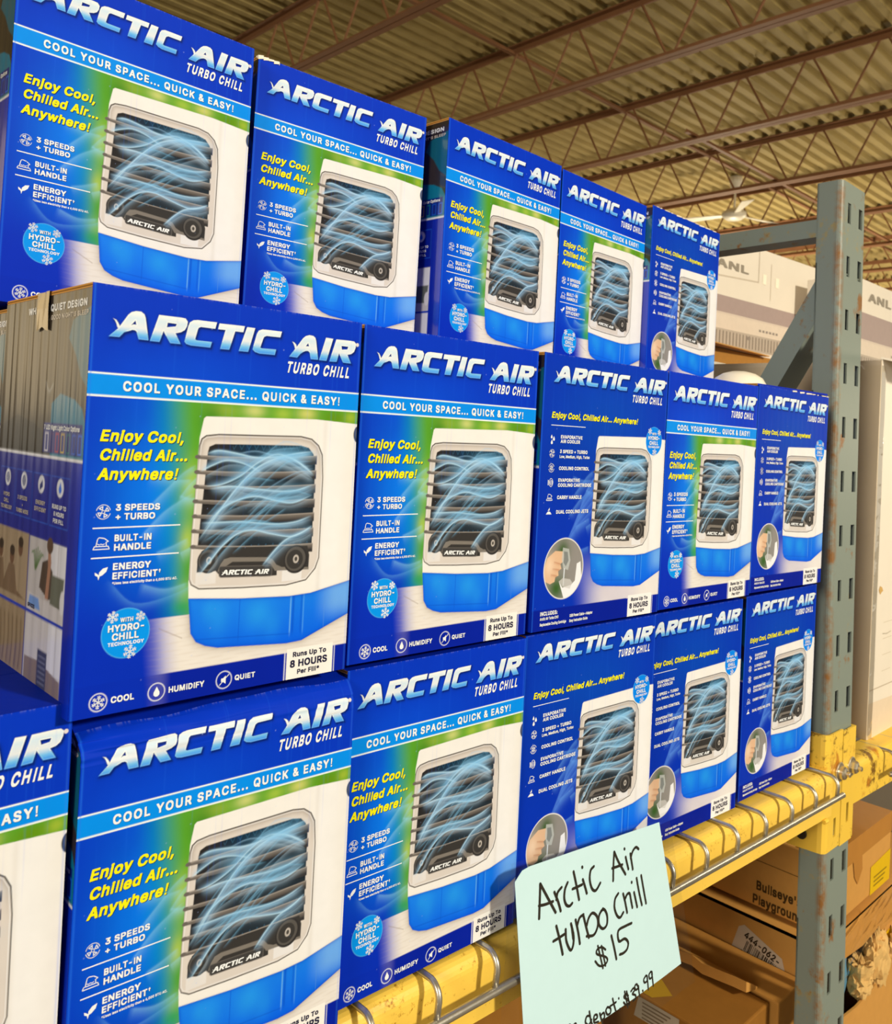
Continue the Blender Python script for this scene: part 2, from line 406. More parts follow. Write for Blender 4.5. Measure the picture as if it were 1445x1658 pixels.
# ------------------------------------------------------------------ printed artwork (all measures in millimetres on the carton)
CW, CD, CH = 221.9, 172.3, 285.0
GLYPHS = {"A":[519,[[299,536,183,537,171,528,-13,24,-14,-18,-6,-30,106,-30,121,-7,161,109,175,112,314,111,360,-10,371,-27,379,-31,479,-31,491,-22,492,24,479,63,314,513],[241,327,273,232,237,229,205,232,235,324]]],"B":[495,[[308,536,42,537,29,524,30,-22,42,-31,196,-31,292,-31,354,-18,396,5,420,28,438,59,447,90,447,186,442,205,427,236,398,267,419,301,428,332,428,417,423,436,407,471,384,498,354,520],[227,422,254,418,280,407,298,386,302,370,284,338,257,322,227,317,161,314,155,320,155,420],[250,199,277,191,298,178,309,167,322,136,311,114,292,99,246,87,227,87,155,90,155,197]]],"C":[549,[[319,544,218,545,157,529,107,499,53,441,22,371,10,302,10,206,30,114,67,48,107,9,149,-17,226,-37,334,-34,376,-21,419,2,476,63,499,117,504,175,495,191,472,192,388,191,345,119,311,96,268,84,234,93,197,114,172,138,151,175,135,237,135,271,147,325,184,385,222,411,276,424,326,404,353,381,376,333,388,321,488,320,499,329,499,390,476,444,454,475,395,521,357,537]]],"D":[541,[[296,536,42,537,29,524,30,-22,42,-31,223,-31,265,-31,330,-18,380,5,411,27,454,78,473,117,489,182,493,232,489,328,473,393,454,432,430,464,381,505,342,524],[211,422,257,414,310,390,340,355,359,313,368,267,359,197,330,141,292,109,261,96,219,87,155,90,155,420]]],"E":[458,[[392,536,46,537,30,528,29,-14,33,-26,42,-31,396,-30,405,-18,404,78,392,87,161,87,155,93,157,199,373,200,382,205,385,217,385,301,377,313,157,314,155,420,392,424,401,440,401,524]]],"F":[449,[[392,536,46,537,30,528,30,-22,42,-31,146,-30,155,-18,155,70,157,192,365,192,374,197,378,209,378,297,369,309,157,311,155,420,392,424,401,440,401,524]]],"G":[559,[[319,544,218,545,176,537,126,514,75,471,38,414,18,356,10,302,10,206,18,152,37,94,63,52,110,6,149,-17,203,-34,230,-38,338,-34,403,-10,430,9,466,44,495,98,508,152,508,271,503,280,491,284,349,284,265,284,253,275,252,183,257,174,375,167,359,133,336,110,276,85,245,89,218,100,173,137,151,175,135,237,140,298,163,356,189,390,241,419,276,423,303,415,330,400,349,381,376,333,388,321,491,320,503,329,504,375,499,394,466,460,407,514,376,529]]],"H":[556,[[477,536,377,537,365,528,364,324,357,318,157,318,154,528,142,537,42,537,33,532,29,520,29,-14,33,-26,46,-31,142,-31,154,-22,155,193,161,200,361,199,365,-22,377,-31,473,-31,482,-26,485,-14,485,520]]],"I":[248,[[60,-31,175,-31,175,537,60,537]]],"J":[435,[[358,537,254,538,242,529,241,144,223,103,211,93,184,83,173,85,150,99,132,129,128,190,119,202,15,203,2,190,2,106,7,79,26,33,52,2,73,-13,123,-34,223,-37,265,-29,308,-6,335,21,354,52,366,98,366,521]]],"K":[506,[[465,536,338,536,157,342,154,528,138,537,42,537,30,528,30,-22,42,-31,146,-30,155,-18,155,51,156,143,192,184,350,-30,465,-31,477,-22,478,20,473,32,294,286,473,482,474,524]]],"L":[432,[[146,536,42,537,29,524,29,-18,42,-31,269,-31,377,-31,384,-27,389,-18,389,74,377,87,155,90,155,520]]],"M":[667,[[588,536,461,537,449,532,315,192,182,528,165,537,42,537,33,532,29,520,29,-18,42,-31,142,-30,151,-18,151,36,154,234,256,-22,269,-31,365,-30,373,-22,473,234,477,-22,488,-31,584,-31,593,-26,597,-14,597,520]]],"N":[562,[[485,536,380,537,369,528,365,219,165,533,157,537,46,537,33,532,29,520,29,-14,38,-30,142,-31,154,-22,157,291,361,-27,369,-31,477,-31,489,-26,493,-14,493,520]]],"O":[572,[[319,544,199,542,157,529,110,502,67,460,49,433,30,394,13,333,10,298,13,175,30,114,49,75,67,48,122,-2,168,-25,215,-34,303,-38,334,-34,407,-6,480,67,503,114,519,171,523,306,511,375,492,421,454,475,419,506,368,533],[276,423,326,404,366,364,386,325,397,283,398,233,386,183,349,123,299,93,268,84,257,87,234,93,199,112,163,152,140,214,135,271,151,333,184,385,222,411,261,424]]],"P":[484,[[300,536,46,537,30,528,29,-18,42,-31,142,-31,154,-22,155,151,300,158,342,170,393,205,411,228,431,267,439,309,439,386,423,448,397,486,369,509,342,524],[227,422,261,414,291,397,305,374,312,347,305,320,291,297,261,280,238,275,161,272,155,278,155,420]]],"Q":[572,[[303,546,234,547,161,530,107,500,71,465,30,396,18,357,10,300,10,211,18,153,37,96,61,57,91,21,126,-4,176,-28,215,-36,315,-36,341,-33,363,-62,384,-78,484,-78,495,-70,495,-20,455,34,488,80,511,134,523,203,523,300,503,396,466,461,426,501,391,523,353,538],[272,424,299,417,334,397,370,357,393,300,398,230,386,184,368,152,334,188,230,189,218,180,217,142,222,126,245,96,241,90,189,119,163,153,140,211,135,273,155,342,177,376,218,409,245,421]]],"R":[488,[[304,536,42,537,29,524,30,-22,42,-31,142,-31,150,-27,155,-14,155,167,215,169,232,147,330,-30,446,-31,458,-18,458,24,367,190,401,220,431,270,439,309,439,397,434,420,411,471,377,506,354,520],[227,422,265,414,283,405,302,386,314,351,295,309,273,296,242,287,161,287,155,293,155,420]]],"S":[486,[[255,546,166,543,97,519,43,469,23,419,24,323,36,292,69,254,89,238,139,215,274,175,297,160,310,142,303,119,286,102,255,87,212,82,159,105,138,138,136,154,124,165,20,166,11,162,7,112,11,88,20,62,38,31,70,-1,108,-23,151,-36,174,-37,266,-40,340,-23,378,-1,410,31,428,62,437,88,436,192,428,216,391,262,339,292,186,341,162,355,149,373,157,392,174,409,209,425,236,426,262,417,286,403,316,350,416,349,428,357,428,427,416,458,394,488,363,515,332,531,289,543]]],"T":[488,[[437,536,18,537,2,528,1,436,10,424,162,420,163,124,163,-14,166,-26,175,-31,275,-31,287,-22,288,420,441,427,445,436,445,524]]],"U":[556,[[477,539,377,540,365,531,364,197,360,170,333,116,284,87,254,83,207,99,180,121,159,162,155,181,155,524,151,535,138,540,42,540,33,535,29,528,29,412,29,135,42,81,61,47,111,-3,169,-30,223,-39,300,-39,346,-30,416,4,454,43,482,101,485,124,485,524]]],"V":[519,[[483,536,375,537,364,528,241,177,118,524,110,533,102,537,2,537,-9,528,-9,474,31,367,171,-18,187,-31,298,-30,310,-18,491,478,492,524]]],"W":[725,[[691,536,587,537,571,524,504,259,491,226,414,517,407,532,398,537,287,537,275,528,194,223,114,528,102,537,-6,536,-14,524,-14,486,29,328,121,-10,133,-30,248,-31,260,-22,335,255,344,272,425,-22,437,-31,552,-30,568,1,698,482,699,524]]],"X":[513,[[466,536,350,536,238,381,127,536,15,537,7,532,4,478,152,263,-12,24,-12,-22,-4,-30,23,-31,115,-27,238,141,342,-11,361,-30,473,-31,482,-26,485,24,322,263,473,482,474,524]]],"Y":[511,[[475,536,364,537,352,533,237,346,118,533,106,537,-2,536,-10,524,-9,478,114,282,174,182,175,-22,187,-31,291,-30,299,-18,300,190,483,482,484,524]]],"Z":[477,[[419,536,26,537,11,528,10,436,18,424,250,420,14,74,13,-18,22,-30,415,-31,430,-22,431,74,422,86,189,90,422,432,427,443,427,524]]],"a":[428,[[251,412,139,413,105,404,58,378,30,350,16,327,11,277,16,265,66,246,106,243,70,231,39,213,16,189,4,162,0,77,5,50,16,23,51,-12,74,-27,124,-39,197,-39,247,-25,258,-31,355,-31,366,-23,367,289,359,331,340,362,320,382,282,404],[201,298,228,285,240,266,208,255,166,251,132,248,139,268,170,291],[239,144,242,135,233,116,208,91,174,78,158,79,139,90,127,104,132,114,147,125,189,138]]],"b":[463,[[135,539,35,540,22,528,23,-22,38,-31,131,-31,142,-24,192,-39,265,-39,300,-31,351,-3,388,39,404,70,420,139,420,239,412,285,392,331,366,366,339,389,308,405,277,413,185,413,146,402,143,528],[231,295,256,281,279,254,290,228,297,189,290,151,273,113,250,91,223,80,212,81,182,97,163,120,148,158,143,197,156,243,174,274,208,295]]],"c":[435,[[262,412,158,413,135,408,81,381,43,343,20,301,3,231,3,147,12,97,24,66,53,20,108,-23,170,-39,247,-39,297,-26,335,-4,378,43,394,89,394,120,385,132,328,148,285,148,274,139,260,108,249,97,216,80,205,79,170,94,153,112,137,143,129,174,129,201,141,243,161,274,193,295,231,291,257,270,273,243,285,234,335,234,381,247,389,254,389,308,363,354,324,389,293,405]]],"d":[463,[[393,539,293,540,284,535,278,403,247,413,147,413,128,408,78,383,35,335,7,262,3,147,16,81,31,47,57,12,89,-15,120,-30,158,-39,231,-39,281,-23,297,-31,389,-31,401,-23,402,524],[216,295,242,281,256,266,276,224,280,178,272,143,255,110,228,87,205,79,197,82,171,93,145,124,129,174,129,204,141,247,156,270,193,295]]],"e":[443,[[259,412,155,413,112,401,85,385,35,331,12,278,3,228,7,116,20,74,53,20,89,-11,120,-26,147,-35,205,-39,274,-35,328,-15,375,28,394,66,390,116,334,135,389,138,401,147,402,239,389,301,370,339,339,375,289,405],[205,298,238,285,263,254,205,252,144,254,171,285],[281,136,257,97,224,80,201,80,160,101,139,131,143,138]]],"f":[293,[[235,559,150,560,127,555,96,540,68,513,58,493,49,451,48,413,-12,410,-24,397,-23,305,-12,296,48,293,50,-22,61,-31,100,-31,158,-31,170,-18,171,293,246,296,259,309,255,405,246,410,181,410,174,417,181,432,192,439,246,439,258,447,274,501,274,540,265,551]]],"g":[464,[[251,412,147,413,93,393,43,347,12,281,3,231,3,147,12,101,42,39,95,-7,70,-15,26,-42,23,-96,34,-115,66,-147,101,-166,162,-181,247,-181,293,-173,339,-153,362,-135,382,-111,397,-76,402,-53,401,401,385,409,297,409,281,401],[205,298,228,291,255,269,272,239,280,204,279,174,264,131,243,106,205,90,174,103,155,117,137,147,129,181,130,212,145,254,167,281],[274,-17,268,-34,255,-48,224,-63,189,-63,156,-46,139,-24,247,-24]]],"h":[449,[[135,536,35,537,22,524,23,-22,35,-31,131,-31,139,-26,143,-14,143,220,152,251,174,282,208,296,235,288,254,267,264,240,265,-22,277,-31,377,-30,386,-14,386,293,373,340,359,363,331,391,292,409,273,414,181,414,146,402,143,524]]],"i":[206,[[123,551,46,551,18,528,11,509,12,451,26,428,52,413,31,409,22,393,22,-18,27,-27,39,-31,131,-31,144,-18,144,397,135,409,114,413,135,423,154,447,155,517,147,532]]],"j":[206,[[122,551,45,551,17,528,9,505,14,443,34,423,54,412,30,409,21,397,21,-26,16,-42,7,-51,-32,-57,-40,-65,-41,-161,-36,-170,-24,-173,41,-173,91,-157,126,-123,142,-80,142,397,134,409,113,412,134,423,153,443,158,501,149,528]]],"k":[420,[[135,536,35,537,22,524,23,-22,35,-31,131,-31,139,-26,143,-14,144,113,150,121,273,-30,388,-31,401,-18,400,24,252,213,388,355,388,401,377,410,261,409,146,292,143,524]]],"l":[206,[[50,-31,155,-31,155,537,50,537]]],"m":[649,[[469,417,385,414,357,405,323,384,273,413,242,418,192,418,142,404,127,410,35,410,26,405,22,393,22,-14,26,-26,35,-31,131,-31,142,-22,143,228,156,267,177,288,192,295,208,295,227,285,240,263,245,243,245,120,245,-14,249,-26,261,-31,361,-27,366,-14,367,243,386,282,408,295,427,295,454,277,464,251,465,-22,477,-31,573,-31,582,-26,586,-14,586,305,581,328,569,355,542,387,504,409]]],"n":[449,[[277,413,181,414,146,402,127,410,35,410,26,405,22,393,22,-14,26,-26,35,-31,131,-31,142,-22,143,220,156,259,177,284,211,296,237,286,259,255,264,240,264,-14,268,-26,281,-31,373,-31,382,-26,386,-14,386,297,373,340,359,363,327,393]]],"o":[454,[[262,412,155,413,93,389,43,343,20,301,8,262,3,147,12,97,24,66,53,20,85,-8,108,-23,151,-35,247,-39,274,-34,320,-15,374,35,397,78,405,104,409,128,409,247,397,297,378,335,343,375,293,405],[220,295,246,281,264,262,283,216,288,178,276,135,257,104,216,80,197,81,174,91,153,112,134,154,129,201,141,243,161,274,193,295]]],"p":[463,[[281,412,181,413,146,401,131,409,35,409,23,401,22,-161,35,-173,131,-173,142,-165,143,-153,145,-26,192,-39,261,-39,323,-22,350,-4,388,39,415,108,420,135,420,239,400,316,361,371,338,389],[231,295,256,282,279,255,290,228,297,189,286,139,263,101,235,84,212,82,182,97,163,120,148,158,143,197,156,243,174,274,208,295]]],"q":[463,[[247,412,147,413,128,409,81,385,46,351,20,305,7,262,3,147,16,82,31,47,53,16,89,-15,120,-30,158,-39,235,-39,278,-25,280,-45,280,-161,285,-170,389,-173,401,-165,402,397,389,409,297,409,281,399],[216,295,242,282,256,266,276,224,280,178,272,143,255,110,228,87,205,79,197,82,171,93,145,124,129,174,129,205,141,247,156,270,193,295]]],"r":[298,[[265,413,169,414,142,406,131,410,35,410,23,401,22,-14,27,-27,131,-31,142,-22,144,232,152,255,173,280,200,292,261,292,273,301,274,401]]],"s":[404,[[245,412,133,413,102,405,52,375,21,328,16,308,16,239,36,193,83,154,202,122,231,104,228,97,206,83,175,79,141,95,125,128,114,137,67,136,9,120,5,74,17,35,60,-11,87,-26,110,-32,141,-39,221,-39,287,-23,334,12,352,39,360,62,360,151,344,185,322,208,279,232,179,257,147,274,160,291,191,299,216,289,239,254,248,249,302,250,341,258,352,270,352,320,326,366,294,393]]],"t":[266,[[146,501,46,502,37,497,33,412,-12,410,-23,401,-24,312,-15,297,33,293,34,66,50,12,77,-16,96,-26,150,-35,231,-30,243,-14,243,24,228,78,219,83,169,84,160,93,155,112,156,293,223,296,232,301,236,393,232,405,223,410,156,412,155,489]]],"u":[449,[[377,408,277,409,265,400,264,150,246,109,215,87,200,82,173,94,160,108,148,131,143,158,143,396,138,405,38,409,26,404,22,396,22,277,26,73,46,23,81,-13,108,-27,146,-36,219,-36,269,-21,281,-28,377,-27,386,-12,386,392]]],"v":[428,[[392,409,288,410,275,401,195,184,112,405,103,410,-5,409,-13,397,-13,359,34,236,133,-22,145,-31,249,-30,265,-3,399,351,400,397]]],"w":[606,[[566,409,462,410,453,405,397,219,344,405,335,410,231,409,220,397,170,215,113,405,104,410,1,409,-8,397,-8,359,38,205,104,-14,116,-30,216,-31,225,-26,276,143,285,161,342,-26,351,-31,451,-30,470,9,574,351,575,397]]],"x":[418,[[372,409,260,409,245,394,191,311,122,409,10,410,2,405,-1,355,108,193,-9,24,-9,-22,-1,-30,10,-31,114,-30,191,77,264,-30,376,-31,385,-26,387,24,271,193,380,355,381,397]]],"y":[428,[[392,410,288,411,279,406,195,185,112,406,99,411,-1,411,-9,406,-12,356,103,52,124,-2,116,-25,107,-43,88,-57,42,-58,30,-67,18,-113,19,-160,30,-171,53,-176,126,-176,169,-163,208,-129,234,-82,392,329,400,360,400,398]]],"z":[419,[[355,409,35,410,22,405,19,305,27,293,182,290,16,74,11,63,11,-18,20,-30,350,-31,363,-26,367,74,358,86,198,90,362,309,363,397]]],"0":[492,[[272,544,184,545,137,533,107,515,75,483,57,456,33,402,21,344,17,202,25,140,41,83,60,44,103,-3,149,-29,180,-35,260,-38,287,-34,314,-25,345,-7,365,10,399,56,422,114,431,156,435,325,426,379,407,437,387,471,360,503,307,537],[230,427,264,409,293,364,309,306,313,233,301,167,285,129,255,94,237,85,222,84,207,89,181,110,159,148,146,190,139,260,151,337,170,383,196,414]]],"1":[492,[[297,536,174,536,58,451,57,343,66,332,112,332,183,378,184,90,178,83,55,82,46,70,46,24,46,-18,58,-31,405,-31,420,-22,421,70,416,79,306,86,306,520]]],"2":[492,[[281,543,177,544,130,532,100,514,68,482,46,443,37,413,37,347,46,332,150,332,157,340,159,367,177,404,196,418,219,427,242,422,268,409,287,370,274,336,234,283,34,71,33,-3,34,-22,46,-31,403,-31,419,-22,420,74,411,86,233,90,335,197,380,255,400,290,412,343,412,405,404,443,392,467,346,517,319,532]]],"3":[492,[[395,537,56,538,44,533,40,437,49,425,212,421,129,325,129,225,141,216,210,216,253,204,283,178,297,144,285,117,267,98,218,82,199,85,165,102,151,117,130,160,103,161,22,160,13,148,13,102,22,67,44,29,68,5,110,-21,179,-37,283,-34,333,-17,384,21,410,59,423,102,423,187,418,206,406,237,372,280,353,294,298,317,403,440,404,525]]],"4":[492,[[329,536,229,537,213,524,9,178,9,90,17,78,248,76,251,24,251,-18,260,-30,364,-30,373,-18,373,74,429,77,442,90,441,182,429,191,373,193,372,340,360,348,262,351,337,478,338,524],[248,326,251,193,172,191,170,197]]],"5":[492,[[388,537,84,538,67,529,37,283,38,233,57,220,149,216,203,242,230,242,272,216,290,187,294,152,286,129,261,99,234,85,219,83,180,99,159,125,153,148,142,160,38,160,29,144,29,98,36,75,46,48,76,9,130,-25,184,-37,261,-37,311,-25,349,-3,389,37,407,67,420,110,420,217,399,275,357,326,315,352,261,365,180,361,174,367,178,414,184,424,380,424,392,428,397,437,397,525]]],"6":[492,[[342,537,234,538,219,526,91,340,53,271,38,225,33,125,38,94,61,40,95,1,122,-17,161,-33,199,-38,288,-34,338,-13,384,29,407,67,415,94,420,194,415,225,399,264,381,290,345,321,311,337,258,348,349,483,350,525],[238,231,272,208,290,179,294,152,278,114,265,99,242,85,219,83,203,89,176,111,159,148,158,167,185,214,215,231]]],"7":[492,[[413,536,48,537,33,528,31,436,40,424,266,420,125,136,67,24,67,-22,79,-31,179,-31,198,-18,421,428,422,524]]],"8":[492,[[276,544,180,545,111,521,65,479,49,452,40,421,40,340,49,310,74,267,45,237,26,194,21,167,26,79,45,36,80,1,126,-25,176,-35,268,-37,315,-29,357,-10,407,36,422,64,431,98,431,175,426,194,407,237,378,267,403,310,412,340,412,417,403,452,385,483,353,514,318,533],[234,427,265,412,282,390,286,375,267,340,245,327,218,323,188,338,171,360,166,375,185,410,207,423],[226,203,253,196,283,179,303,140,297,121,283,102,249,85,226,80,203,85,170,102,159,114,150,137,151,148,170,179,199,196]]],"9":[492,[[280,543,176,544,119,524,65,474,38,417,33,390,33,313,41,270,57,239,111,186,149,170,196,163,103,28,102,-3,103,-22,115,-31,219,-31,226,-27,365,174,411,270,420,313,420,386,403,448,385,478,349,514,319,532],[234,426,272,404,290,374,294,343,282,313,269,296,242,280,219,278,195,288,176,306,163,328,158,359,171,390,184,407,207,422]]],".":[227,[[128,116,66,117,51,112,30,93,20,74,20,8,31,-12,62,-34,128,-34,143,-27,166,-3,171,12,170,74,162,90,139,112]]],",":[227,[[158,101,50,102,39,93,7,-95,7,-138,15,-149,100,-150,116,-138,167,47,167,89]]],"!":[230,[[75,130,155,130,175,537,55,537],[60,-31,170,-31,170,74,60,74]]],"&":[487,[[259,540,143,541,93,517,62,483,46,440,46,356,51,337,79,283,30,233,12,202,3,167,3,98,12,64,30,29,62,-3,101,-25,158,-37,235,-37,312,-15,324,-11,347,-30,455,-30,466,-21,467,21,415,90,436,160,433,248,424,253,328,252,320,244,318,217,312,212,276,256,329,310,343,333,352,360,352,452,335,487,305,519],[205,427,223,414,226,402,215,383,193,365,183,371,171,398,183,417],[166,177,236,94,205,80,185,80,162,89,147,99,134,121,137,148,155,170]]],"+":[492,[[278,393,182,394,173,389,166,256,43,256,32,247,31,155,36,146,169,139,169,16,174,7,270,3,283,8,290,141,409,142,420,151,421,243,416,252,287,258,287,381]]],"-":[492,[[358,274,92,274,83,258,83,170,92,158,357,158,366,174,366,262]]],"'":[245,[[156,538,52,539,41,530,44,365,51,292,60,287,145,287,156,296,165,426,165,526]]],":":[227,[[136,389,58,390,27,366,19,343,19,289,34,258,55,245,128,242,147,251,162,266,171,285,171,347,159,370],[128,116,66,117,51,112,30,93,20,74,20,8,31,-12,62,-34,128,-34,143,-27,166,-3,171,12,170,74,162,90,139,112]]],"*":[492,[[272,539,179,539,170,528,168,471,137,486,91,485,60,439,60,393,100,366,64,339,63,289,67,278,86,247,94,242,137,243,168,261,171,201,187,192,271,193,280,205,283,261,318,242,360,243,391,289,391,339,350,366,391,393,391,439,360,489,314,489,283,469,280,528]]],"$":[486,[[267,611,186,612,178,609,173,600,172,546,120,531,82,509,43,469,23,419,23,327,32,300,46,277,74,250,120,223,172,204,173,111,170,99,152,111,138,138,136,154,124,165,20,166,8,154,12,84,36,34,70,-1,120,-27,172,-39,174,-97,186,-105,267,-104,275,-93,276,-39,328,-27,382,3,420,46,437,88,437,188,428,215,412,238,362,281,278,313,275,319,278,406,295,392,316,350,416,349,429,361,428,427,409,469,366,512,324,535,276,546,275,600],[170,405,173,357,170,352,159,359,149,377],[282,171,304,154,311,138,293,109,278,99,275,104,275,165]]],"/":[288,[[258,563,162,564,146,548,-16,-56,-16,-95,-8,-106,89,-107,104,-91,267,513,267,552]]],"†":[380,[[224,538,119,538,111,527,110,434,19,431,7,419,7,334,12,326,110,319,111,227,123,111,135,102,208,102,217,107,232,254,233,319,319,322,332,334,331,423,319,431,233,434,232,527]]]}
LOGO = {'A': [(11.9, 250.8), (18.3, 256.9), (24.5, 266.6), (26.6, 268.6), (29.6, 269.7), (33.2, 269.8), (35.6, 268.3), (36.6, 266.0), (39.5, 250.9), (32.5, 250.9), (30.7, 256.1), (29.5, 256.8), (27.7, 256.8), (26.0, 256.0), (22.3, 254.6), (19.3, 251.0)], 'Ah': [(26.7, 259.7), (29.7, 263.4), (30.4, 260.5), (28.4, 260.6)], 'Aw': [(14.5, 263.0), (16.6, 262.2), (18.1, 260.3), (19.3, 258.0), (18.1, 256.7), (17.4, 258.0), (16.7, 260.1), (15.8, 261.7)], 'R': [(40.4, 250.7), (46.1, 269.2), (62.6, 269.4), (65.7, 269.1), (67.4, 267.1), (67.0, 263.9), (65.5, 261.0), (62.7, 259.2), (58.7, 258.0), (63.0, 250.8), (55.1, 250.7), (50.5, 257.5), (49.9, 258.8), (47.4, 250.7)], 'Rh': [(52.6, 264.7), (59.3, 264.6), (58.6, 262.7), (52.1, 261.4)], 'C': [(90.0, 269.4), (88.9, 264.7), (77.6, 264.7), (75.9, 263.8), (75.3, 262.2), (73.7, 255.6), (74.7, 254.8), (86.8, 254.9), (85.8, 250.7), (70.5, 250.7), (67.1, 251.4), (65.7, 252.9), (66.3, 255.7), (68.0, 264.0), (69.1, 266.9), (71.6, 268.6), (74.9, 269.2)], 'T': [(92.1, 268.9), (112.8, 269.3), (111.8, 264.8), (105.1, 264.7), (101.0, 250.7), (93.5, 250.5), (97.2, 264.8), (91.2, 264.7)], 'I': [(114.8, 268.9), (121.6, 268.9), (116.7, 250.7), (108.7, 250.5)], 'C2': [(145.0, 269.0), (143.9, 264.5), (131.6, 264.3), (129.7, 263.3), (129.0, 262.0), (126.8, 255.0), (128.0, 254.5), (140.7, 254.8), (139.8, 250.5), (126.3, 250.3), (122.4, 251.2), (120.3, 252.9), (121.0, 255.9), (123.3, 264.8), (124.8, 267.4), (128.0, 268.7)], 'A2': [(152.6, 250.6), (157.8, 257.0), (164.6, 266.0), (167.0, 268.0), (170.5, 269.1), (174.1, 268.9), (176.2, 267.5), (177.0, 265.2), (179.8, 250.5), (172.7, 250.4), (171.4, 255.6), (170.0, 256.6), (167.8, 256.5), (165.6, 255.6), (162.8, 253.7), (160.0, 250.4)], 'A2h': [(167.5, 260.1), (169.6, 262.8), (170.6, 260.2), (169.2, 260.2)], 'A2w': [(154.8, 262.5), (156.9, 261.8), (158.6, 260.3), (159.3, 258.5), (157.8, 256.9), (157.1, 259.0), (156.1, 260.9)], 'I2': [(186.4, 268.8), (193.4, 268.7), (187.9, 250.4), (180.7, 250.4)], 'R2': [(190.7, 250.2), (196.6, 268.6), (210.8, 268.9), (214.7, 268.7), (216.7, 267.1), (216.4, 263.7), (214.9, 260.2), (212.2, 258.2), (208.4, 257.3), (212.5, 250.4), (204.3, 250.5), (200.0, 257.6), (200.3, 259.0), (197.9, 250.5)], 'R2h': [(202.0, 263.9), (208.9, 263.9), (208.1, 261.6), (202.6, 260.9)]}
WISP = [[(87.7, 174.6), (97.2, 176.9), (112.4, 175.0), (128.1, 172.3), (146.8, 173.2), (163.3, 175.8), (180.5, 177.9)], [(83.6, 161.9), (93.0, 166.4), (103.9, 169.8), (117.9, 167.7), (134.0, 160.9)], [(84.2, 111.8), (95.4, 126.6), (106.8, 141.8), (118.7, 155.2), (131.1, 165.5), (146.9, 172.0), (157.9, 172.7), (172.5, 165.7), (181.7, 158.5)], [(87.9, 151.0), (101.2, 152.5), (115.9, 158.6), (130.9, 168.9), (146.7, 174.9), (163.7, 170.4), (180.2, 159.7)], [(91.6, 149.3), (108.8, 150.8), (126.9, 148.9), (148.4, 146.8), (165.1, 147.2), (182.1, 151.8)], [(87.4, 118.1), (99.9, 133.1), (114.5, 140.5), (129.8, 143.1), (146.1, 139.9), (162.9, 137.7), (181.2, 143.4)], [(85.8, 124.8), (100.4, 124.7), (118.0, 124.6), (133.7, 122.9), (150.0, 121.6), (166.6, 122.7), (181.5, 127.0)], [(85.7, 86.6), (94.7, 96.9), (103.9, 107.3), (116.0, 115.7), (128.7, 117.9), (145.0, 114.3), (164.5, 111.5), (182.0, 118.5)], [(138.4, 90.3), (148.5, 101.3), (159.0, 109.5), (172.9, 114.1), (182.4, 119.1)], [(135.8, 175.9), (146.8, 173.8), (163.9, 166.9), (180.3, 158.5)], [(112.4, 175.0), (130.4, 177.0), (155.2, 170.3), (179.5, 170.0)], [(121.2, 135.9), (142.7, 150.4), (164.3, 160.9), (181.3, 164.5)], [(104.3, 141.9), (123.7, 157.5), (136.4, 165.5), (155.0, 173.9), (180.5, 177.9)]]
WISP_OUT = [[(68.4, 142.6), (74.8, 151.1), (81.5, 157.6)], [(70.6, 103.9), (75.2, 105.8), (79.7, 107.7)], [(68.2, 144.7), (75.3, 142.5), (81.2, 142.3)], [(46.3, 136.8), (61.0, 151.3), (69.7, 159.8), (79.8, 166.3)], [(41.0, 116.2), (52.3, 128.2), (61.9, 136.3), (79.8, 146.7)], [(52.5, 105.1), (63.5, 108.6), (77.0, 114.3)], [(42.8, 84.9), (60.7, 79.7), (78.9, 82.8)], [(45.0, 159.8), (60.8, 155.5), (78.1, 155.4)]]
WHITE_REF = L(252, 242, 216)


def P(r, g, b):
    return np.clip(L(r, g, b) / WHITE_REF * 0.80, 0.002, 0.93)


def sstep(a, b, x):
    t = np.clip((x - a) / (b - a), 0, 1)
    return t * t * (3 - 2 * t)


def sdf(poly, X, Y):
    """signed distance to a closed polygon, negative inside"""
    p = np.array(poly, float)
    d = np.full(X.shape, 1e9)
    inside = np.zeros(X.shape, bool)
    for a, b in zip(p, np.roll(p, -1, 0)):
        e = b - a
        wx, wy = X - a[0], Y - a[1]
        t = np.clip((wx * e[0] + wy * e[1]) / max(e @ e, 1e-9), 0, 1)
        d = np.minimum(d, (wx - e[0] * t) ** 2 + (wy - e[1] * t) ** 2)
        if abs(e[1]) > 1e-9:
            c = ((a[1] <= Y) & (b[1] > Y)) | ((b[1] <= Y) & (a[1] > Y))
            xi = a[0] + (Y - a[1]) / e[1] * e[0]
            inside ^= c & (X < xi)
    d = np.sqrt(d)
    return np.where(inside, -d, d)


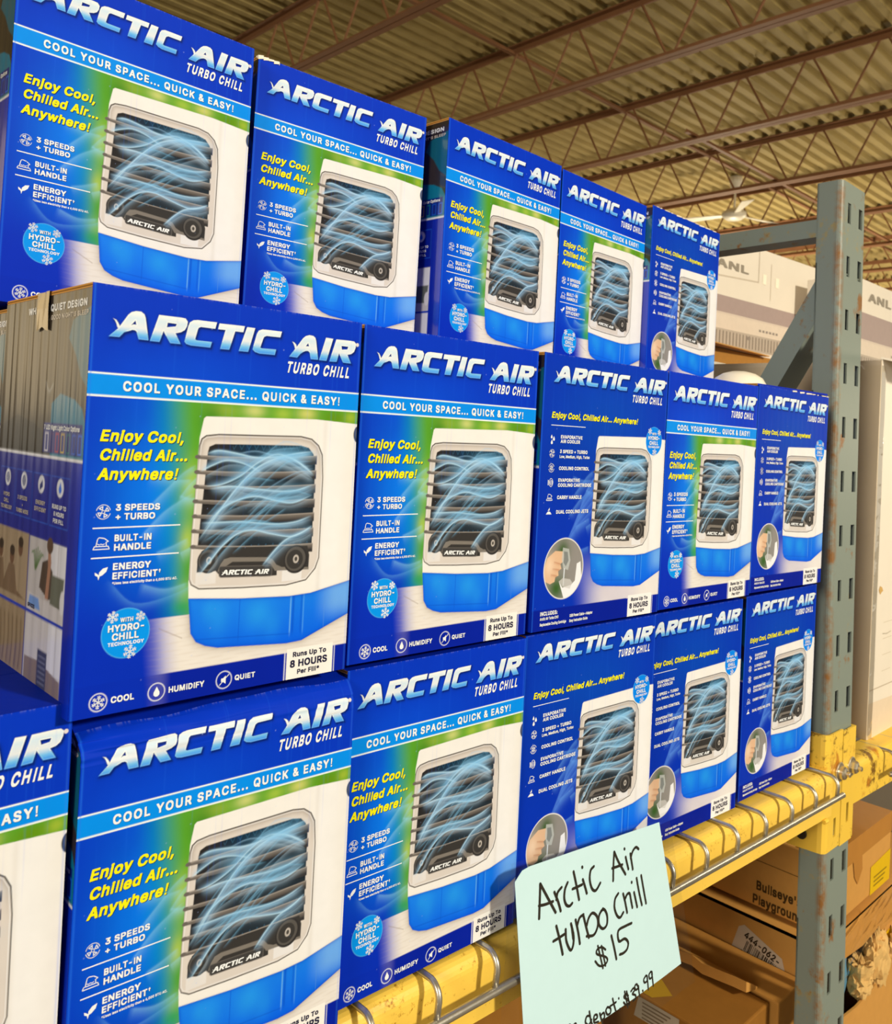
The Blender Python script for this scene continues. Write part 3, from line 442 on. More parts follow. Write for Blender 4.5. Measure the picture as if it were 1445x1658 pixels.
class Art:
    """an image evaluated on a grid of points; linear colours"""

    def __init__(s, X, Y, px):
        s.X, s.Y, s.px = X, Y, px
        s.img = np.zeros(X.shape + (3,))

    def over(s, cov, col):
        cov = np.clip(cov, 0, 1)[..., None]
        s.img = s.img * (1 - cov) + np.asarray(col) * cov

    def cov(s, d):
        return np.clip(0.5 - d / s.px, 0, 1)

    def poly(s, poly, col, alpha=1.0, X=None, Y=None, grow=0.0):
        X = s.X if X is None else X
        Y = s.Y if Y is None else Y
        s.over(s.cov(sdf(poly, X, Y) - grow) * alpha, col)

    def disc(s, cx, cy, rx, ry, col, alpha=1.0, X=None, Y=None):
        X = s.X if X is None else X
        Y = s.Y if Y is None else Y
        r = np.sqrt(((X - cx) / rx) ** 2 + ((Y - cy) / ry) ** 2)
        s.over(s.cov((r - 1) * min(rx, ry)) * alpha, col)

    def glow(s, cx, cy, rx, ry, col, alpha=1.0):
        s.over(alpha * np.exp(-((s.X - cx) / rx) ** 2 - ((s.Y - cy) / ry) ** 2), col)

    def band(s, y0, y1, col):
        s.over(s.cov(np.maximum(y0 - s.Y, s.Y - y1)), col)

    def rect(s, x0, y0, x1, y1, col, alpha=1.0, X=None, Y=None):
        X = s.X if X is None else X
        Y = s.Y if Y is None else Y
        s.over(s.cov(np.maximum(np.maximum(x0 - X, X - x1), np.maximum(y0 - Y, Y - y1))) * alpha, col)

    def wisp(s, pts, w0, w1, col, alpha, X=None, Y=None):
        """a soft ribbon of mist: crisp along one edge, feathered along the other"""
        X = s.X if X is None else X
        Y = s.Y if Y is None else Y
        q = smooth_line(pts, 6)
        best = np.full(X.shape, 1e9)
        side = np.zeros(X.shape)
        tt = np.zeros(X.shape)
        n = len(q) - 1
        for i in range(n):
            a, b = q[i], q[i + 1]
            e = b - a
            wx, wy = X - a[0], Y - a[1]
            t = np.clip((wx * e[0] + wy * e[1]) / (e @ e), 0, 1)
            dx, dy = wx - e[0] * t, wy - e[1] * t
            d = np.hypot(dx, dy)
            m = d < best
            best = np.where(m, d, best)
            side = np.where(m, e[0] * wy - e[1] * wx, side)
            tt = np.where(m, (i + t) / n, tt)
        w = np.where(side > 0, w0, w1)
        s.over(alpha * np.exp(-(best / w) ** 1.4) * np.clip(np.minimum(tt, 1 - tt) * 9, 0, 1), col)


def smooth_line(pts, k):
    p = [np.array(q, float) for q in pts]
    p = [2 * p[0] - p[1]] + p + [2 * p[-1] - p[-2]]
    out = []
    for i in range(1, len(p) - 2):
        for j in range(k):
            t = j / k
            out.append(0.5 * (2 * p[i] + (p[i + 1] - p[i - 1]) * t + (2 * p[i - 1] - 5 * p[i] + 4 * p[i + 1] - p[i + 2]) * t * t
                              + (3 * p[i] - p[i - 1] - 3 * p[i + 1] + p[i + 2]) * t ** 3))
    out.append(p[-2])
    return out


def draw_logo(a, X, Y, k=1.0):
    """the two chrome-to-blue words with pale rim and printed drop tone"""
    words = [('A', 'Ah'), ('R', 'Rh'), ('C', None), ('T', None), ('I', None), ('C2', None), ('A2', 'A2h'), ('I2', None), ('R2', 'R2h'), ('Aw', None), ('A2w', None)]
    ds = np.full(X.shape, 1e9)
    for w, h in words:
        d = sdf(LOGO[w], X, Y)
        if h: d = np.maximum(d, -sdf(LOGO[h], X, Y))
        ds = np.minimum(ds, d)
    Xs, Ys = X - 0.9, Y + 1.1
    dsh = np.full(X.shape, 1e9)
    for w, h in words:
        d = sdf(LOGO[w], Xs, Ys)
        if h: d = np.maximum(d, -sdf(LOGO[h], Xs, Ys))
        dsh = np.minimum(dsh, d)
    a.over(0.75 * np.exp(-np.clip(dsh, 0, None) / 0.9), P(2, 26, 70))
    t = np.clip((Y - 250) / 18.5, 0, 1)[..., None]
    c0, c1, c2, c3, c4 = P(20, 130, 235), P(120, 195, 245), P(238, 238, 226), P(222, 236, 240), P(252, 250, 240)
    g = np.where(t < .22, c0 + (c1 - c0) * t / .22,
                 np.where(t < .46, c1 + (c2 - c1) * (t - .22) / .24,
                          np.where(t < .8, c2 + (c3 - c2) * (t - .46) / .34, c3 + (c4 - c3) * (t - .8) / .2)))
    a.over(a.cov(ds), g)
    rim = a.cov(np.abs(ds + 0.42) - 0.30)
    a.over(rim * (0.45 + 0.55 * t[..., 0]), np.where(t < .3, P(150, 205, 250), P(255, 254, 248)))
    a.disc(218.2, 266.3, 1.5, 1.5, P(240, 225, 205), X=X, Y=Y)


COOL_BODY = [(79.4, 71.5), (78.7, 83.5), (81.3, 185.5), (84.0, 199.8), (85.7, 201.2), (181.2, 203.2), (226, 200.8), (226, 72.9), (184.0, 65.8), (164.0, 65.1), (120.9, 67.5)]
COOL_TANK = [(79.4, 71.5), (82.4, 46.3), (86.9, 39.7), (94.3, 36.0), (104.1, 33.4), (163.4, 28.6), (177.5, 29.2), (226, 47.0), (226, 73.4), (184.0, 65.8), (164.0, 65.1), (120.9, 67.5)]
COOL_FRAME = [(81.6, 180.0), (83.1, 185.0), (86.5, 187.4), (96.2, 188.6), (167.6, 189.2), (177.8, 187.4), (184.7, 182.4), (188.6, 175.1), (190.2, 156.8), (190.3, 93.2), (187.2, 84.9), (178.9, 76.5), (160.6, 74.0), (120.4, 75.5), (87.0, 77.6), (80.9, 81.1), (79.2, 85.1), (79.0, 113.8)]
COOL_OPEN = [(88.4, 175.8), (89.4, 179.6), (94.1, 181.6), (114.1, 181.8), (168.1, 182.0), (175.3, 180.4), (180.0, 175.6), (182.3, 166.5), (182.7, 104.0), (84.2, 107.5)]


def draw_cooler(a, X, Y, mist):
    a.poly(COOL_BODY, P(250, 241, 220), X=X, Y=Y)
    body = a.cov(sdf(COOL_BODY, X, Y))
    a.over(body * 0.5 * sstep(183, 194, X) * (1 - sstep(196, 222, X)), P(252, 246, 230))
    a.over(body * 0.35 * np.exp(-((X - 190.5) / 2.2) ** 2), P(226, 214, 192))
    a.over(body * 0.22 * sstep(205, 222, X), P(236, 224, 198))
    # lower water tank
    tk = a.cov(sdf(COOL_TANK, X, Y))
    g = np.clip((Y - 28) / 44, 0, 1)[..., None]
    a.over(tk, P(8, 98, 226) * (1 - g) + P(28, 132, 236) * g)
    for cx, cy, rx, ry, al in ((104, 57, 9, 14, .55), (137, 55, 12, 12, .75), (150, 45, 8, 10, .4), (96, 62, 6, 8, .5)):
        a.over(tk * al * np.exp(-((X - cx) / rx) ** 2 - ((Y - cy) / ry) ** 2), P(40, 158, 244))
    a.over(tk * .75 * sstep(186, 210, X) * sstep(38, 58, Y), P(126, 184, 238))
    for x0, w, c, al in ((121, .35, P(14, 92, 206), .8), (166, .5, P(120, 190, 250), .9), (168.5, 1.0, P(8, 84, 200), .8), (178, .5, P(90, 170, 245), .7), (176, .8, P(8, 84, 200), .6), (198, .3, P(90, 150, 220), .6)):
        a.over(tk * al * np.exp(-((X - x0) / w) ** 2) * sstep(32, 40, Y), c)
    a.over(tk * .8 * np.exp(-(np.abs(sdf(COOL_TANK, X, Y)) / 1.2)), P(6, 72, 196))
    a.over(tk * .55 * np.exp(-((Y - 40.5 + (X - 100) * .07) / .4) ** 2) * (X < 166), P(10, 80, 190))
    a.over(body * .7 * np.exp(-np.abs(sdf(COOL_TANK, X, Y)) / .5) * (Y > 60), P(206, 196, 178))
    # knob on the right flank
    a.disc(223.2, 192.6, 4.4, 6.8, P(62, 60, 56), X=X, Y=Y)
    a.disc(224.2, 193.6, 3.6, 5.6, P(96, 92, 84), .8, X=X, Y=Y)
    # chrome-lined front recess
    fd = sdf(COOL_FRAME, X, Y)
    a.over(a.cov(fd), P(226, 212, 190))
    a.over(a.cov(fd) * .7 * sstep(-6, -.5, fd) * sstep(150, 186, Y), P(176, 160, 140))
    dark = 0.35 + 0.65 * np.clip(sstep(172, 184, Y) + (1 - sstep(78, 92, Y)) + sstep(183, 189, X) * .8, 0, 1)
    a.over(a.cov(np.abs(fd) - .42) * dark, P(44, 40, 36))
    a.over(a.cov(np.abs(fd + 1.3) - .28) * .7, P(250, 245, 235))
    # grille opening
    od = sdf(COOL_OPEN, X, Y)
    oc = a.cov(od)
    a.over(oc, P(46, 43, 40))
    a.over(oc * sstep(95, 125, X) * .9 * sstep(150, 186, Y), P(14, 50, 74))
    a.over(oc * sstep(100, 130, X) * .5, P(30, 52, 62))
    zig = np.abs(((X * .16 + np.floor(Y / 11.0) * .5) % 1) * 2 - 1) * 6.0 + np.floor(Y / 11.0) * 11.0
    a.over(oc * .45 * np.exp(-((Y - zig - 2) / .45) ** 2) * (X > 108), P(70, 128, 156))
    lv = [173.4, 162.6, 152.2, 141.7, 131.0, 120.4, 109.3]
    rv = [174.4, 162.9, 151.9, 140.4, 129.5, 117.4, 105.3]
    for i, (l, r) in enumerate(zip(lv, rv)):
        x0, x1 = 80.2, 183.6
        u = np.clip((X - x0) / (x1 - x0), 0, 1)
        yc = l + (r - l) * u - 2.2 * np.sin(math.pi * u) * .6
        th = 2.6 + 4.4 * u
        dd = np.maximum(np.maximum(yc - th - Y, Y - yc), np.maximum(x0 - X, X - x1))
        c = a.cov(dd)
        f = np.clip((yc - Y) / 5.0, 0, 1)[..., None]
        a.over(c, P(136, 124, 108) * (1 - f) + P(58, 54, 50) * f)
        a.over(a.cov(np.maximum(np.abs(Y - yc + .5) - .35, np.maximum(x0 - X, X - x1))) * .7, P(172, 160, 142))
        a.over(oc * .55 * np.exp(-np.clip((yc - th - Y), 0, None) / 1.5) * (Y < yc - th), P(20, 20, 22))
        a.disc(x0 + .5, l - 1.3, 2.2, 1.5, P(112, 102, 90), X=X, Y=Y)
    # lower hump, pivots, plate and feet
    a.rect(84.0, 80.5, 100.0, 90.5, P(236, 226, 208), X=X, Y=Y)
    a.rect(156.5, 77.0, 174.6, 87.0, P(240, 232, 216), X=X, Y=Y)
    low = [(84.6, 89.5), (84.9, 98.2), (87.8, 104.6), (92.5, 106.8), (178.7, 103.4), (181.0, 96), (180.8, 86.0), (151.6, 85.9), (151.8, 82.2), (141.0, 82.1), (103, 86), (99.6, 89.4)]
    a.poly(low, P(60, 56, 50), X=X, Y=Y)
    a.poly([(101, 88.5), (103.3, 94), (106, 97.5), (111, 98.6), (143.2, 96.6), (147.5, 94.6), (151, 90.4), (156, 88.2), (181, 86.4), (181, 84.5), (150, 85.8), (146, 91), (141, 93.6), (113, 95.2), (107, 92)], P(132, 122, 106), X=X, Y=Y)
    for kx, ky, rr in ((93.6, 97.2, 9.0), (168.4, 93.4, 11.0)):
        a.disc(kx, ky, rr, rr, P(54, 50, 46), X=X, Y=Y)
        a.disc(kx - .3, ky + .3, rr * .86, rr * .86, P(92, 86, 76), X=X, Y=Y)
        a.disc(kx - .8, ky, rr * .68, rr * .68, P(62, 58, 52), X=X, Y=Y)
        a.disc(kx + .2, ky + .2, rr * .24, rr * .3, P(196, 184, 164), X=X, Y=Y)
        a.disc(kx + .2, ky + .2, rr * .12, rr * .16, P(78, 72, 62), X=X, Y=Y)
    pl = [(102.5, 91.4), (103.4, 92.2), (145.8, 89.9), (146.9, 89.0), (147.0, 83.4), (146.0, 82.5), (104, 84.7), (102.9, 85.6)]
    a.poly(pl, P(112, 104, 92), X=X, Y=Y, grow=.5)
    a.poly(pl, P(70, 66, 60), X=X, Y=Y)
    # mist
    clip = sstep(72, 82, Y)
    for i, w in enumerate(WISP):
        a2 = (.95, .8, .95, .8, .8, .95, .8, .95, .85, .6, .5, .4, .4)[i]
        t0, t1 = (2.2, .55) if i % 2 else (.7, 2.8)
        if i >= 9: t0, t1 = .35, .8
        a.wisp(w, t0, t1, P(160, 206, 236), a2 * mist * .78, X=X, Y=Y)
        if i < 9:
            a.wisp(w, .42, .5, P(206, 234, 248), .6 * mist, X=X, Y=Y)
        q = [(u_ + 1.5, v_ - 3.2 + 2 * math.sin(i + u_ * .05)) for u_, v_ in w]
        a.wisp(q, .3, 2.6, P(190, 220, 238), .22 * mist, X=X, Y=Y)
    rnd = random.Random(4)
    for i in range(18):
        y0 = rnd.uniform(95, 165)
        x0 = rnd.uniform(84, 130)
        ln = rnd.uniform(35, 60)
        a.wisp([(x0, y0), (x0 + ln * .5, y0 + ln * rnd.uniform(.2, .5)), (min(x0 + ln, 182), y0 + ln * rnd.uniform(.3, .6))], .3, 1.1, P(140, 204, 238), .3 * mist, X=X, Y=Y)
    for cx, cy, rx, ry, al in ((158, 174, 18, 5, .55), (120, 160, 12, 8, .32), (160, 148, 18, 4, .3), (150, 140, 20, 4, .3)):
        a.over(al * mist * np.exp(-((X - cx) / rx) ** 2 - ((Y - cy) / ry) ** 2), P(130, 200, 238))


def snowflake_cov(a, cx, cy, r, th):
    X, Y = a.X - cx, a.Y - cy
    rr = np.hypot(X, Y)
    ang = (np.arctan2(Y, X) + math.pi / 6 + 0.05) % (math.pi / 3) - math.pi / 6
    u, v = rr * np.cos(ang), np.abs(rr * np.sin(ang))
    d = np.maximum(v - th, u - r)
    for b in (.5, .78):
        du, dv = u - r * b, v
        t = np.clip((du * .5 + dv * .87), 0, r * .34)
        d = np.minimum(d, np.hypot(du - t * .5, dv - t * .87) - th * .9)
    return a.cov(d)


def base_cool_space(a):
    X, Y = a.X, a.Y
    a.img[:] = P(0, 56, 186)
    a.over(np.exp(-((X - 70) / 70) ** 2 - ((Y - 228) / 22) ** 2) * .55, P(2, 84, 214))
    low = 1 - sstep(225, 226, Y)
    a.over(low * np.exp(-((X - 58) / 40) ** 2 - ((Y - 142) / 62) ** 2), P(0, 124, 238))
    a.over(low * (1 - sstep(40, 95, Y)) * .85, P(0, 46, 176))
    # blurred garden
    g = low * sstep(44, 76, X + (Y - 130) * .09) * sstep(59.5, 60.5, Y)
    a.over(g * .8, P(10, 158, 146))
    a.over(low * sstep(58, 84, X + (Y - 130) * .09) * sstep(59.5, 60.5, Y), P(92, 164, 42))
    for cx, cy, rx, ry, c, al in ((77, 152, 7, 16, P(178, 206, 70), .8), (76, 112, 6, 12, P(196, 212, 70), .7), (80, 92, 9, 12, P(84, 160, 20), .8), (76, 76, 8, 9, P(150, 196, 60), .6), (74, 66, 8, 5, P(36, 160, 70), .7),
                                  (100, 206, 12, 6, P(160, 180, 60), .7), (125, 207, 9, 5, P(216, 214, 120), .85), (150, 206, 8, 5, P(180, 200, 70), .7), (172, 207, 9, 5, P(222, 214, 110), .85), (200, 205, 14, 6, P(104, 148, 20), .9), (215, 206, 6, 5, P(190, 200, 60), .6), (90, 198, 9, 12, P(66, 132, 30), .8)):
        a.over(g * al * np.exp(-((X - cx) / rx) ** 2 - ((Y - cy) / ry) ** 2), c)
    for w in WISP_OUT:
        a.wisp(w, .7, 4.0, P(150, 214, 235), .34)
    a.wisp([(20, 90), (40, 72), (70, 76), (86, 84)], .5, 3.0, P(120, 196, 240), .22)
    # pale table top
    tb = sstep(46, 68, X + (Y - 40) * .12) * (1 - sstep(59.6, 60.4, Y))
    a.over(tb * .75, P(176, 172, 208))
    a.over(sstep(54, 76, X + (Y - 40) * .12) * (1 - sstep(59.6, 60.4, Y)), P(243, 231, 208))
    grain = np.sin(Y * 1.9 + 2.4 * np.sin(X * .06 + Y * .11)) * np.sin(X * .13 + Y * .5)
    a.over(tb * .22 * np.clip(grain, 0, 1), P(206, 186, 158))
    a.over(tb * .5 * np.exp(-((Y - 52 + (X - 60) * .5) / .5) ** 2) * (X > 58) * (X < 76), P(150, 130, 110))
    a.over(tb * .6 * np.exp(-np.clip(sdf(COOL_TANK, X, Y), 0, None) / 2.6), P(160, 140, 116))


def bottom_strip(a):
    a.over(a.cov(a.Y - 21) * (0.15 + .85 * sstep(45, 70, a.X)), P(6, 34, 152))
    a.rect(162.6, -2, 163.5, 22.2, P(235, 230, 224))
    a.rect(210.0, -2, 210.7, 22.2, P(235, 230, 224))
    a.rect(164.8, -2, 208.6, 23.6, P(255, 246, 222))


def edge_wear_highlights(a, seed):
    rnd = np.random.RandomState(seed)
    X, Y = a.X, a.Y
    a.over(.45 * np.exp(-((X - 1.6) / .7) ** 2), P(40, 120, 236))  # light-blue edge highlight painted down both upright front edges
    a.over(.25 * np.exp(-((X - 220.4) / .7) ** 2), P(60, 130, 232))
    ph = rnd.uniform(0, 6)
    dash = np.clip(np.sin(X * .35 + ph) + np.sin(X * .9 + 2 * ph) + np.sin(X * 2.3), 0, 1)
    a.over(dash * np.exp(-np.clip(CH - .2 - Y, 0, None) / .45) * .22, P(170, 180, 214))
    for i in range(26):
        cx, cy, r = rnd.uniform(3, 218), rnd.uniform(5, 282), rnd.uniform(.15, .5)
        a.over(.55 * np.exp(-((X - cx) ** 2 + (Y - cy) ** 2) / r ** 2), P(170, 190, 232))
    for i in range(30):
        cx = rnd.uniform(3, 218)
        a.over(.10 * np.exp(-((X - cx) / .5) ** 2) * np.exp(-((Y - rnd.uniform(150, 280)) / 25) ** 2), P(40, 120, 236))


def art_cool_space(X, Y, px):
    a = Art(X, Y, px)
    base_cool_space(a)
    a.band(210.8, 226.8, P(255, 255, 250))
    a.band(212.0, 225.7, P(0, 146, 244))
    if Y.max() > 230:
        draw_logo(a, X, Y)
    if Y.min() < 205:
        draw_cooler(a, X, Y, 1.0)
        bottom_strip(a)
        a.disc(35.0, 52.8, 16.8, 16.8, P(96, 190, 248))
        a.disc(35.0, 52.8, 16.4, 16.4, P(4, 152, 238))
        for cx, cy, r in ((18.8, 9.1, 5.8), (59.2, 9.1, 6.0), (111.1, 9.0, 6.2)):
            a.over(a.cov(np.abs(np.hypot(X - cx, Y - cy) - r) - .32), P(248, 244, 236))
    edge_wear_highlights(a, 3)
    return a.img


def art_evaporative(X, Y, px):
    a = Art(X, Y, px)
    a.img[:] = P(0, 52, 174)
    a.over(np.exp(-((X - 110) / 90) ** 2 - ((Y - 215) / 60) ** 2) * .7, P(2, 78, 178))
    a.over(np.exp(-((X - 40) / 80) ** 2 - ((Y - 170) / 45) ** 2) * .4, P(2, 52, 150))
    Xc, Yc = 79.4 + (X - 89.7) / .965, 29.0 + (Y - 34.2) / .979
    low = Y < 240
    if Y.min() < 240:
        for w in WISP_OUT:
            a.wisp([(u * 1.0 + 9, v * .98 + 2) for u, v in w], .7, 5.0, P(110, 170, 236), .36)
        for k in range(5):
            a.wisp([(40 + k * 6, 78 + k * 8), (64 + k * 3, 104 + k * 9), (96, 128 + k * 9)], .5, 5.5, P(96, 150, 230), .34)
        a.over(sstep(58, 100, X + (Y - 40) * .25) * (1 - sstep(46, 84, Y)) * .9, P(126, 130, 196))
        a.over(sstep(74, 120, X) * (1 - sstep(30, 66, Y)) * .95, P(226, 214, 206))
        a.over(sstep(150, 200, X) * (1 - sstep(40, 72, Y)) * .9, P(246, 234, 212))
        draw_cooler(a, Xc, Yc, 1.0)
        # round photo: hand, glass jug, leaves and white spout
        d = (np.hypot((X - 47), (Y - 62.0)) - 31.5)
        sav = a.img.copy()
        a.over(a.cov(d), P(152, 144, 130))
        a.glow(44, 80, 10, 12, P(58, 92, 34), .95)
        a.glow(36, 42, 13, 13, P(52, 96, 30), .95)
        a.poly([(14, 60), (20, 74), (32, 81), (44, 80), (48, 74), (45, 69), (41, 67), (43, 62), (38, 60), (39, 55), (34, 54), (33, 49), (26, 47), (18, 50)], P(238, 190, 142), .95)
        for q in ([(30, 70), (42, 67)], [(28, 63), (41, 61)], [(26, 57), (37, 55)]):
            a.wisp(q, .5, 1.6, P(196, 130, 88), .7)
        a.glow(24, 66, 7, 9, P(250, 218, 176), .7)
        a.poly([(44, 84), (54, 82), (57, 70), (54, 60), (46, 62), (43, 72)], P(196, 196, 180), .8)
        a.poly([(46, 80), (52, 79), (54, 70), (50, 64), (46, 68)], P(120, 122, 112), .8)
        a.poly([(47, 62), (48.6, 62), (48, 44), (46.6, 44)], P(230, 232, 224))
        a.poly([(40, 49), (46, 42), (60, 44), (66, 48), (68, 66), (74, 68), (77, 50), (76, 30), (60, 24), (50, 28)], P(250, 244, 230))
        a.poly([(40, 49), (46, 52), (58, 50), (62, 46), (58, 40), (46, 43)], P(214, 206, 190), .7)
        m = a.cov(d)[..., None]
        a.img = sav * (1 - m) + a.img * m
        a.over(a.cov(np.abs(d) - .6), P(240, 232, 214))
        bottom_strip(a)
        a.over(a.cov(Y - 21.5) * (1 - sstep(158, 161, X)), P(6, 32, 144))
        a.rect(164.8 - 2.4, -2, 207.6, 24.2, P(255, 246, 226))
        a.disc(198.8, 200.8, 16.0, 16.6, P(96, 190, 248))
        a.disc(198.8, 200.8, 15.6, 16.2, P(4, 138, 232))
    if Y.max() > 240:
        draw_logo(a, 11.9 + (X - 16.0) / .980, 250.2 + (Y - 255.2) / .945)
    edge_wear_highlights(a, 8)
    return a.img


def art_side(X, Y, px):
    """left flank; X runs left to right as read, 0 at the back edge"""
    a = Art(X, Y, px)
    S = CD - X                       # distance from the front edge
    a.img[:] = P(52, 44, 34)
    a.glow(60, 230, 60, 40, P(92, 76, 52), .8)
    a.glow(25, 205, 40, 18, P(66, 54, 40), .8)
    a.poly([(CD - 30, 262), (CD - 36, 250), (CD - 22, 238), (CD - 12, 224), (CD + 2, 214), (CD + 2, 270)], P(20, 100, 112))
    a.poly([(CD - 62, 168), (CD - 62, 205), (CD - 46, 212), (CD - 20, 208), (CD - 6, 202), (CD + 2, 190), (CD + 2, 168)], P(10, 120, 140))
    a.poly([(0, 168), (0, 186), (40, 196), (80, 190), (112, 178), (112, 168)], P(34, 30, 26))
    a.wisp([(96, 222), (104, 214), (112, 220)], .6, 1.6, P(150, 150, 140), .7)
    a.rect(CD - 75, 170.5, CD - 3.5, 191.5, P(10, 34, 118))
    for i, c in enumerate(((236, 226, 220), (88, 40, 110), (200, 40, 60), (226, 190, 60), (20, 130, 110), (20, 90, 190), (10, 110, 240))):
        cx = CD - 68 + i * 10.2
        d = np.maximum(np.abs(X - cx) - 3.2, np.abs(Y - 178) - 6.6)
        a.over(a.cov(np.abs(d + .4) - .5), P(*c))
    a.over(a.cov(Y - 168.6), P(250, 244, 230))
    a.over(a.cov(Y - 166.6), P(5, 30, 140))
    for i in range(4):
        x1 = CD - 19.3 - i * 36.5
        d = np.maximum(np.abs(X - (x1 - 17.2)) - 17.0, np.abs(Y - 138) - 17.0)
        a.over(a.cov(np.abs(d) - .25), P(30, 96, 200))
        a.disc(x1 - 17.2, 147.5, 6.4, 6.4, P(240, 236, 228))
        if i == 0:
            a.poly([(x1 - 17.2, 152), (x1 - 20, 146.5), (x1 - 18.8, 144), (x1 - 15.6, 144), (x1 - 14.4, 146.5)], P(8, 110, 220))
        elif i == 1:
            a.poly([(x1 - 20, 143), (x1 - 20, 147), (x1 - 15, 151), (x1 - 14, 146)], P(30, 50, 120))
        else:
            a.over(a.cov(np.abs(np.hypot(X - x1 + 17.2, Y - 147.5) - 3.4) - .4), P(40, 60, 120))
            a.over(snowflake_cov(a, x1 - 17.2, 147.5, 2.8, .4), P(40, 60, 120))
    # photo panels
    a.rect(2, 57.5, CD - 91.5, 110, P(176, 150, 112))
    a.rect(CD - 90, 57.5, CD - 18.2, 109.5, P(206, 196, 180))
    a.rect(2, 4, CD - 91.5, 55.2, P(168, 142, 104))
    a.rect(CD - 90, 4, CD - 18.2, 55.2, P(222, 212, 196))
    x = CD - 88
    a.rect(x + 42, 78, x + 69.5, 109.5, P(240, 234, 222))
    a.rect(x + 55, 80, x + 56, 109.5, P(200, 190, 176))
    for k in range(7):
        a.wisp([(x + 12, 86), (x + 8 + k * 2.6, 98), (x + 3 + k * 4.2, 104 - abs(k - 3) * 2)], .7, .9, P(88, 122, 60), .95)
    a.poly([(x + 22, 76), (x + 26, 94), (x + 36, 97), (x + 46, 90), (x + 50, 72), (x + 40, 70)], P(84, 66, 54))
    a.poly([(x + 34, 70), (x + 37, 92), (x + 36, 104), (x + 40, 106), (x + 43, 96), (x + 40, 70)], P(180, 128, 96))
    a.disc(x + 39, 107, 6, 5.6, P(96, 70, 52))
    a.poly([(x, 57.5), (x, 70), (x + 40, 68), (x + 69, 74), (x + 69.5, 57.5)], P(218, 208, 192))
    a.poly([(x + 44, 68), (x + 45, 88), (x + 68, 88), (x + 66, 67)], P(110, 112, 92))
    a.disc(x + 66, 72, 4, 8, P(238, 230, 216))
    a.poly([(x + 2, 60), (x + 4, 68), (x + 22, 68), (x + 26, 60)], P(120, 160, 210))
    a.poly([(10, 62), (14, 84), (26, 86), (30, 70), (40, 84), (52, 84), (60, 66), (78, 62)], P(132, 104, 74))
    for cx, cy in ((20, 92), (46, 90), (64, 98)):
        a.disc(cx, cy, 5, 6.5, P(120, 84, 58))
        a.disc(cx, cy + 4, 5.4, 4, P(58, 42, 32))
    for k in range(8):
        a.wisp([(8 + k * 9, 8), (11 + k * 9, 28), (7 + k * 9.4, 50)], 1.0, 2.2, P(116, 92, 62), .8)
    a.rect(x + 44, 22, x + 69.5, 55.2, P(244, 238, 226))
    a.rect(x + 58, 22, x + 59, 55.2, P(206, 196, 182))
    a.poly([(x, 4), (x, 24), (x + 30, 26), (x + 69, 20), (x + 69.5, 4)], P(150, 128, 104))
    a.rect(x + 26, 8, x + 44, 34, P(70, 70, 76))
    for k in range(6):
        a.rect(x + 28, 11 + k * 3.6, x + 42, 12.4 + k * 3.6, P(120, 120, 126))
    a.band(55.2, 57.5, P(8, 60, 176))
    a.rect(CD - 18.2, -2, CD + 2, 166, P(5, 38, 158))
    a.over(sstep(CD - 10, CD, X) * .5 * (Y < 166), P(6, 60, 200))
    return a.img


# lettering: (words, left, baseline, width, cap height, slant)
TXT_COMMON_A = [('TURBO CHILL', 150.3, 238.2, 60.7, 8.6, .21, 'w'), ('COOL YOUR SPACE... QUICK & EASY!', 23.7, 215.4, 179.6, 6.6, 0, 'w'),
                ('Enjoy Cool,', 10.1, 181.5, 59.6, 7.6, .2, 'y'), ('Chilled Air...', 10.3, 168.9, 62.8, 7.6, .2, 'y'), ('Anywhere!', 9.5, 156.0, 56.4, 7.7, .2, 'y'),
                ('3 SPEEDS', 23.3, 135.4, 31.4, 4.3, 0, 'w'), ('+ TURBO', 23.5, 129.3, 28.0, 4.3, 0, 'w'), ('BUILT-IN', 23.6, 115.0, 26.2, 4.4, 0, 'w'), ('HANDLE', 23.6, 108.8, 26.2, 4.4, 0, 'w'),
                ('ENERGY', 23.6, 95.9, 26.6, 4.5, 0, 'w'), ('EFFICIENT', 23.6, 89.7, 31.8, 4.5, 0, 'w'), ('†', 55.8, 91.2, 1.8, 3.2, 0, 'w'), ('†Uses less electricity than a 6,000 BTU AC.', 23.6, 86.2, 46.4, 1.75, 0, 'w'),
                ('WITH', 30.7, 60.5, 9.2, 2.9, 0, 'w'), ('HYDRO-', 22.6, 54.5, 26.0, 4.5, 0, 'w'), ('CHILL', 25.6, 48.7, 18.9, 4.6, 0, 'w'), ('TECHNOLOGY', 22.9, 45.0, 25.2, 2.4, 0, 'w'),
                ('COOL', 27.2, 7.1, 16.3, 4.2, 0, 'w'), ('HUMIDIFY', 68.1, 7.0, 27.3, 4.1, 0, 'w'), ('QUIET', 119.9, 7.2, 17.5, 3.8, 0, 'w'),
                ('Runs Up To', 170.4, 16.9, 31.9, 3.9, 0, 'k'), ('8 HOURS', 168.2, 8.9, 35.6, 5.6, 0, 'k'), ('Per Fill*', 175.1, 3.2, 21.6, 3.7, 0, 'k')]
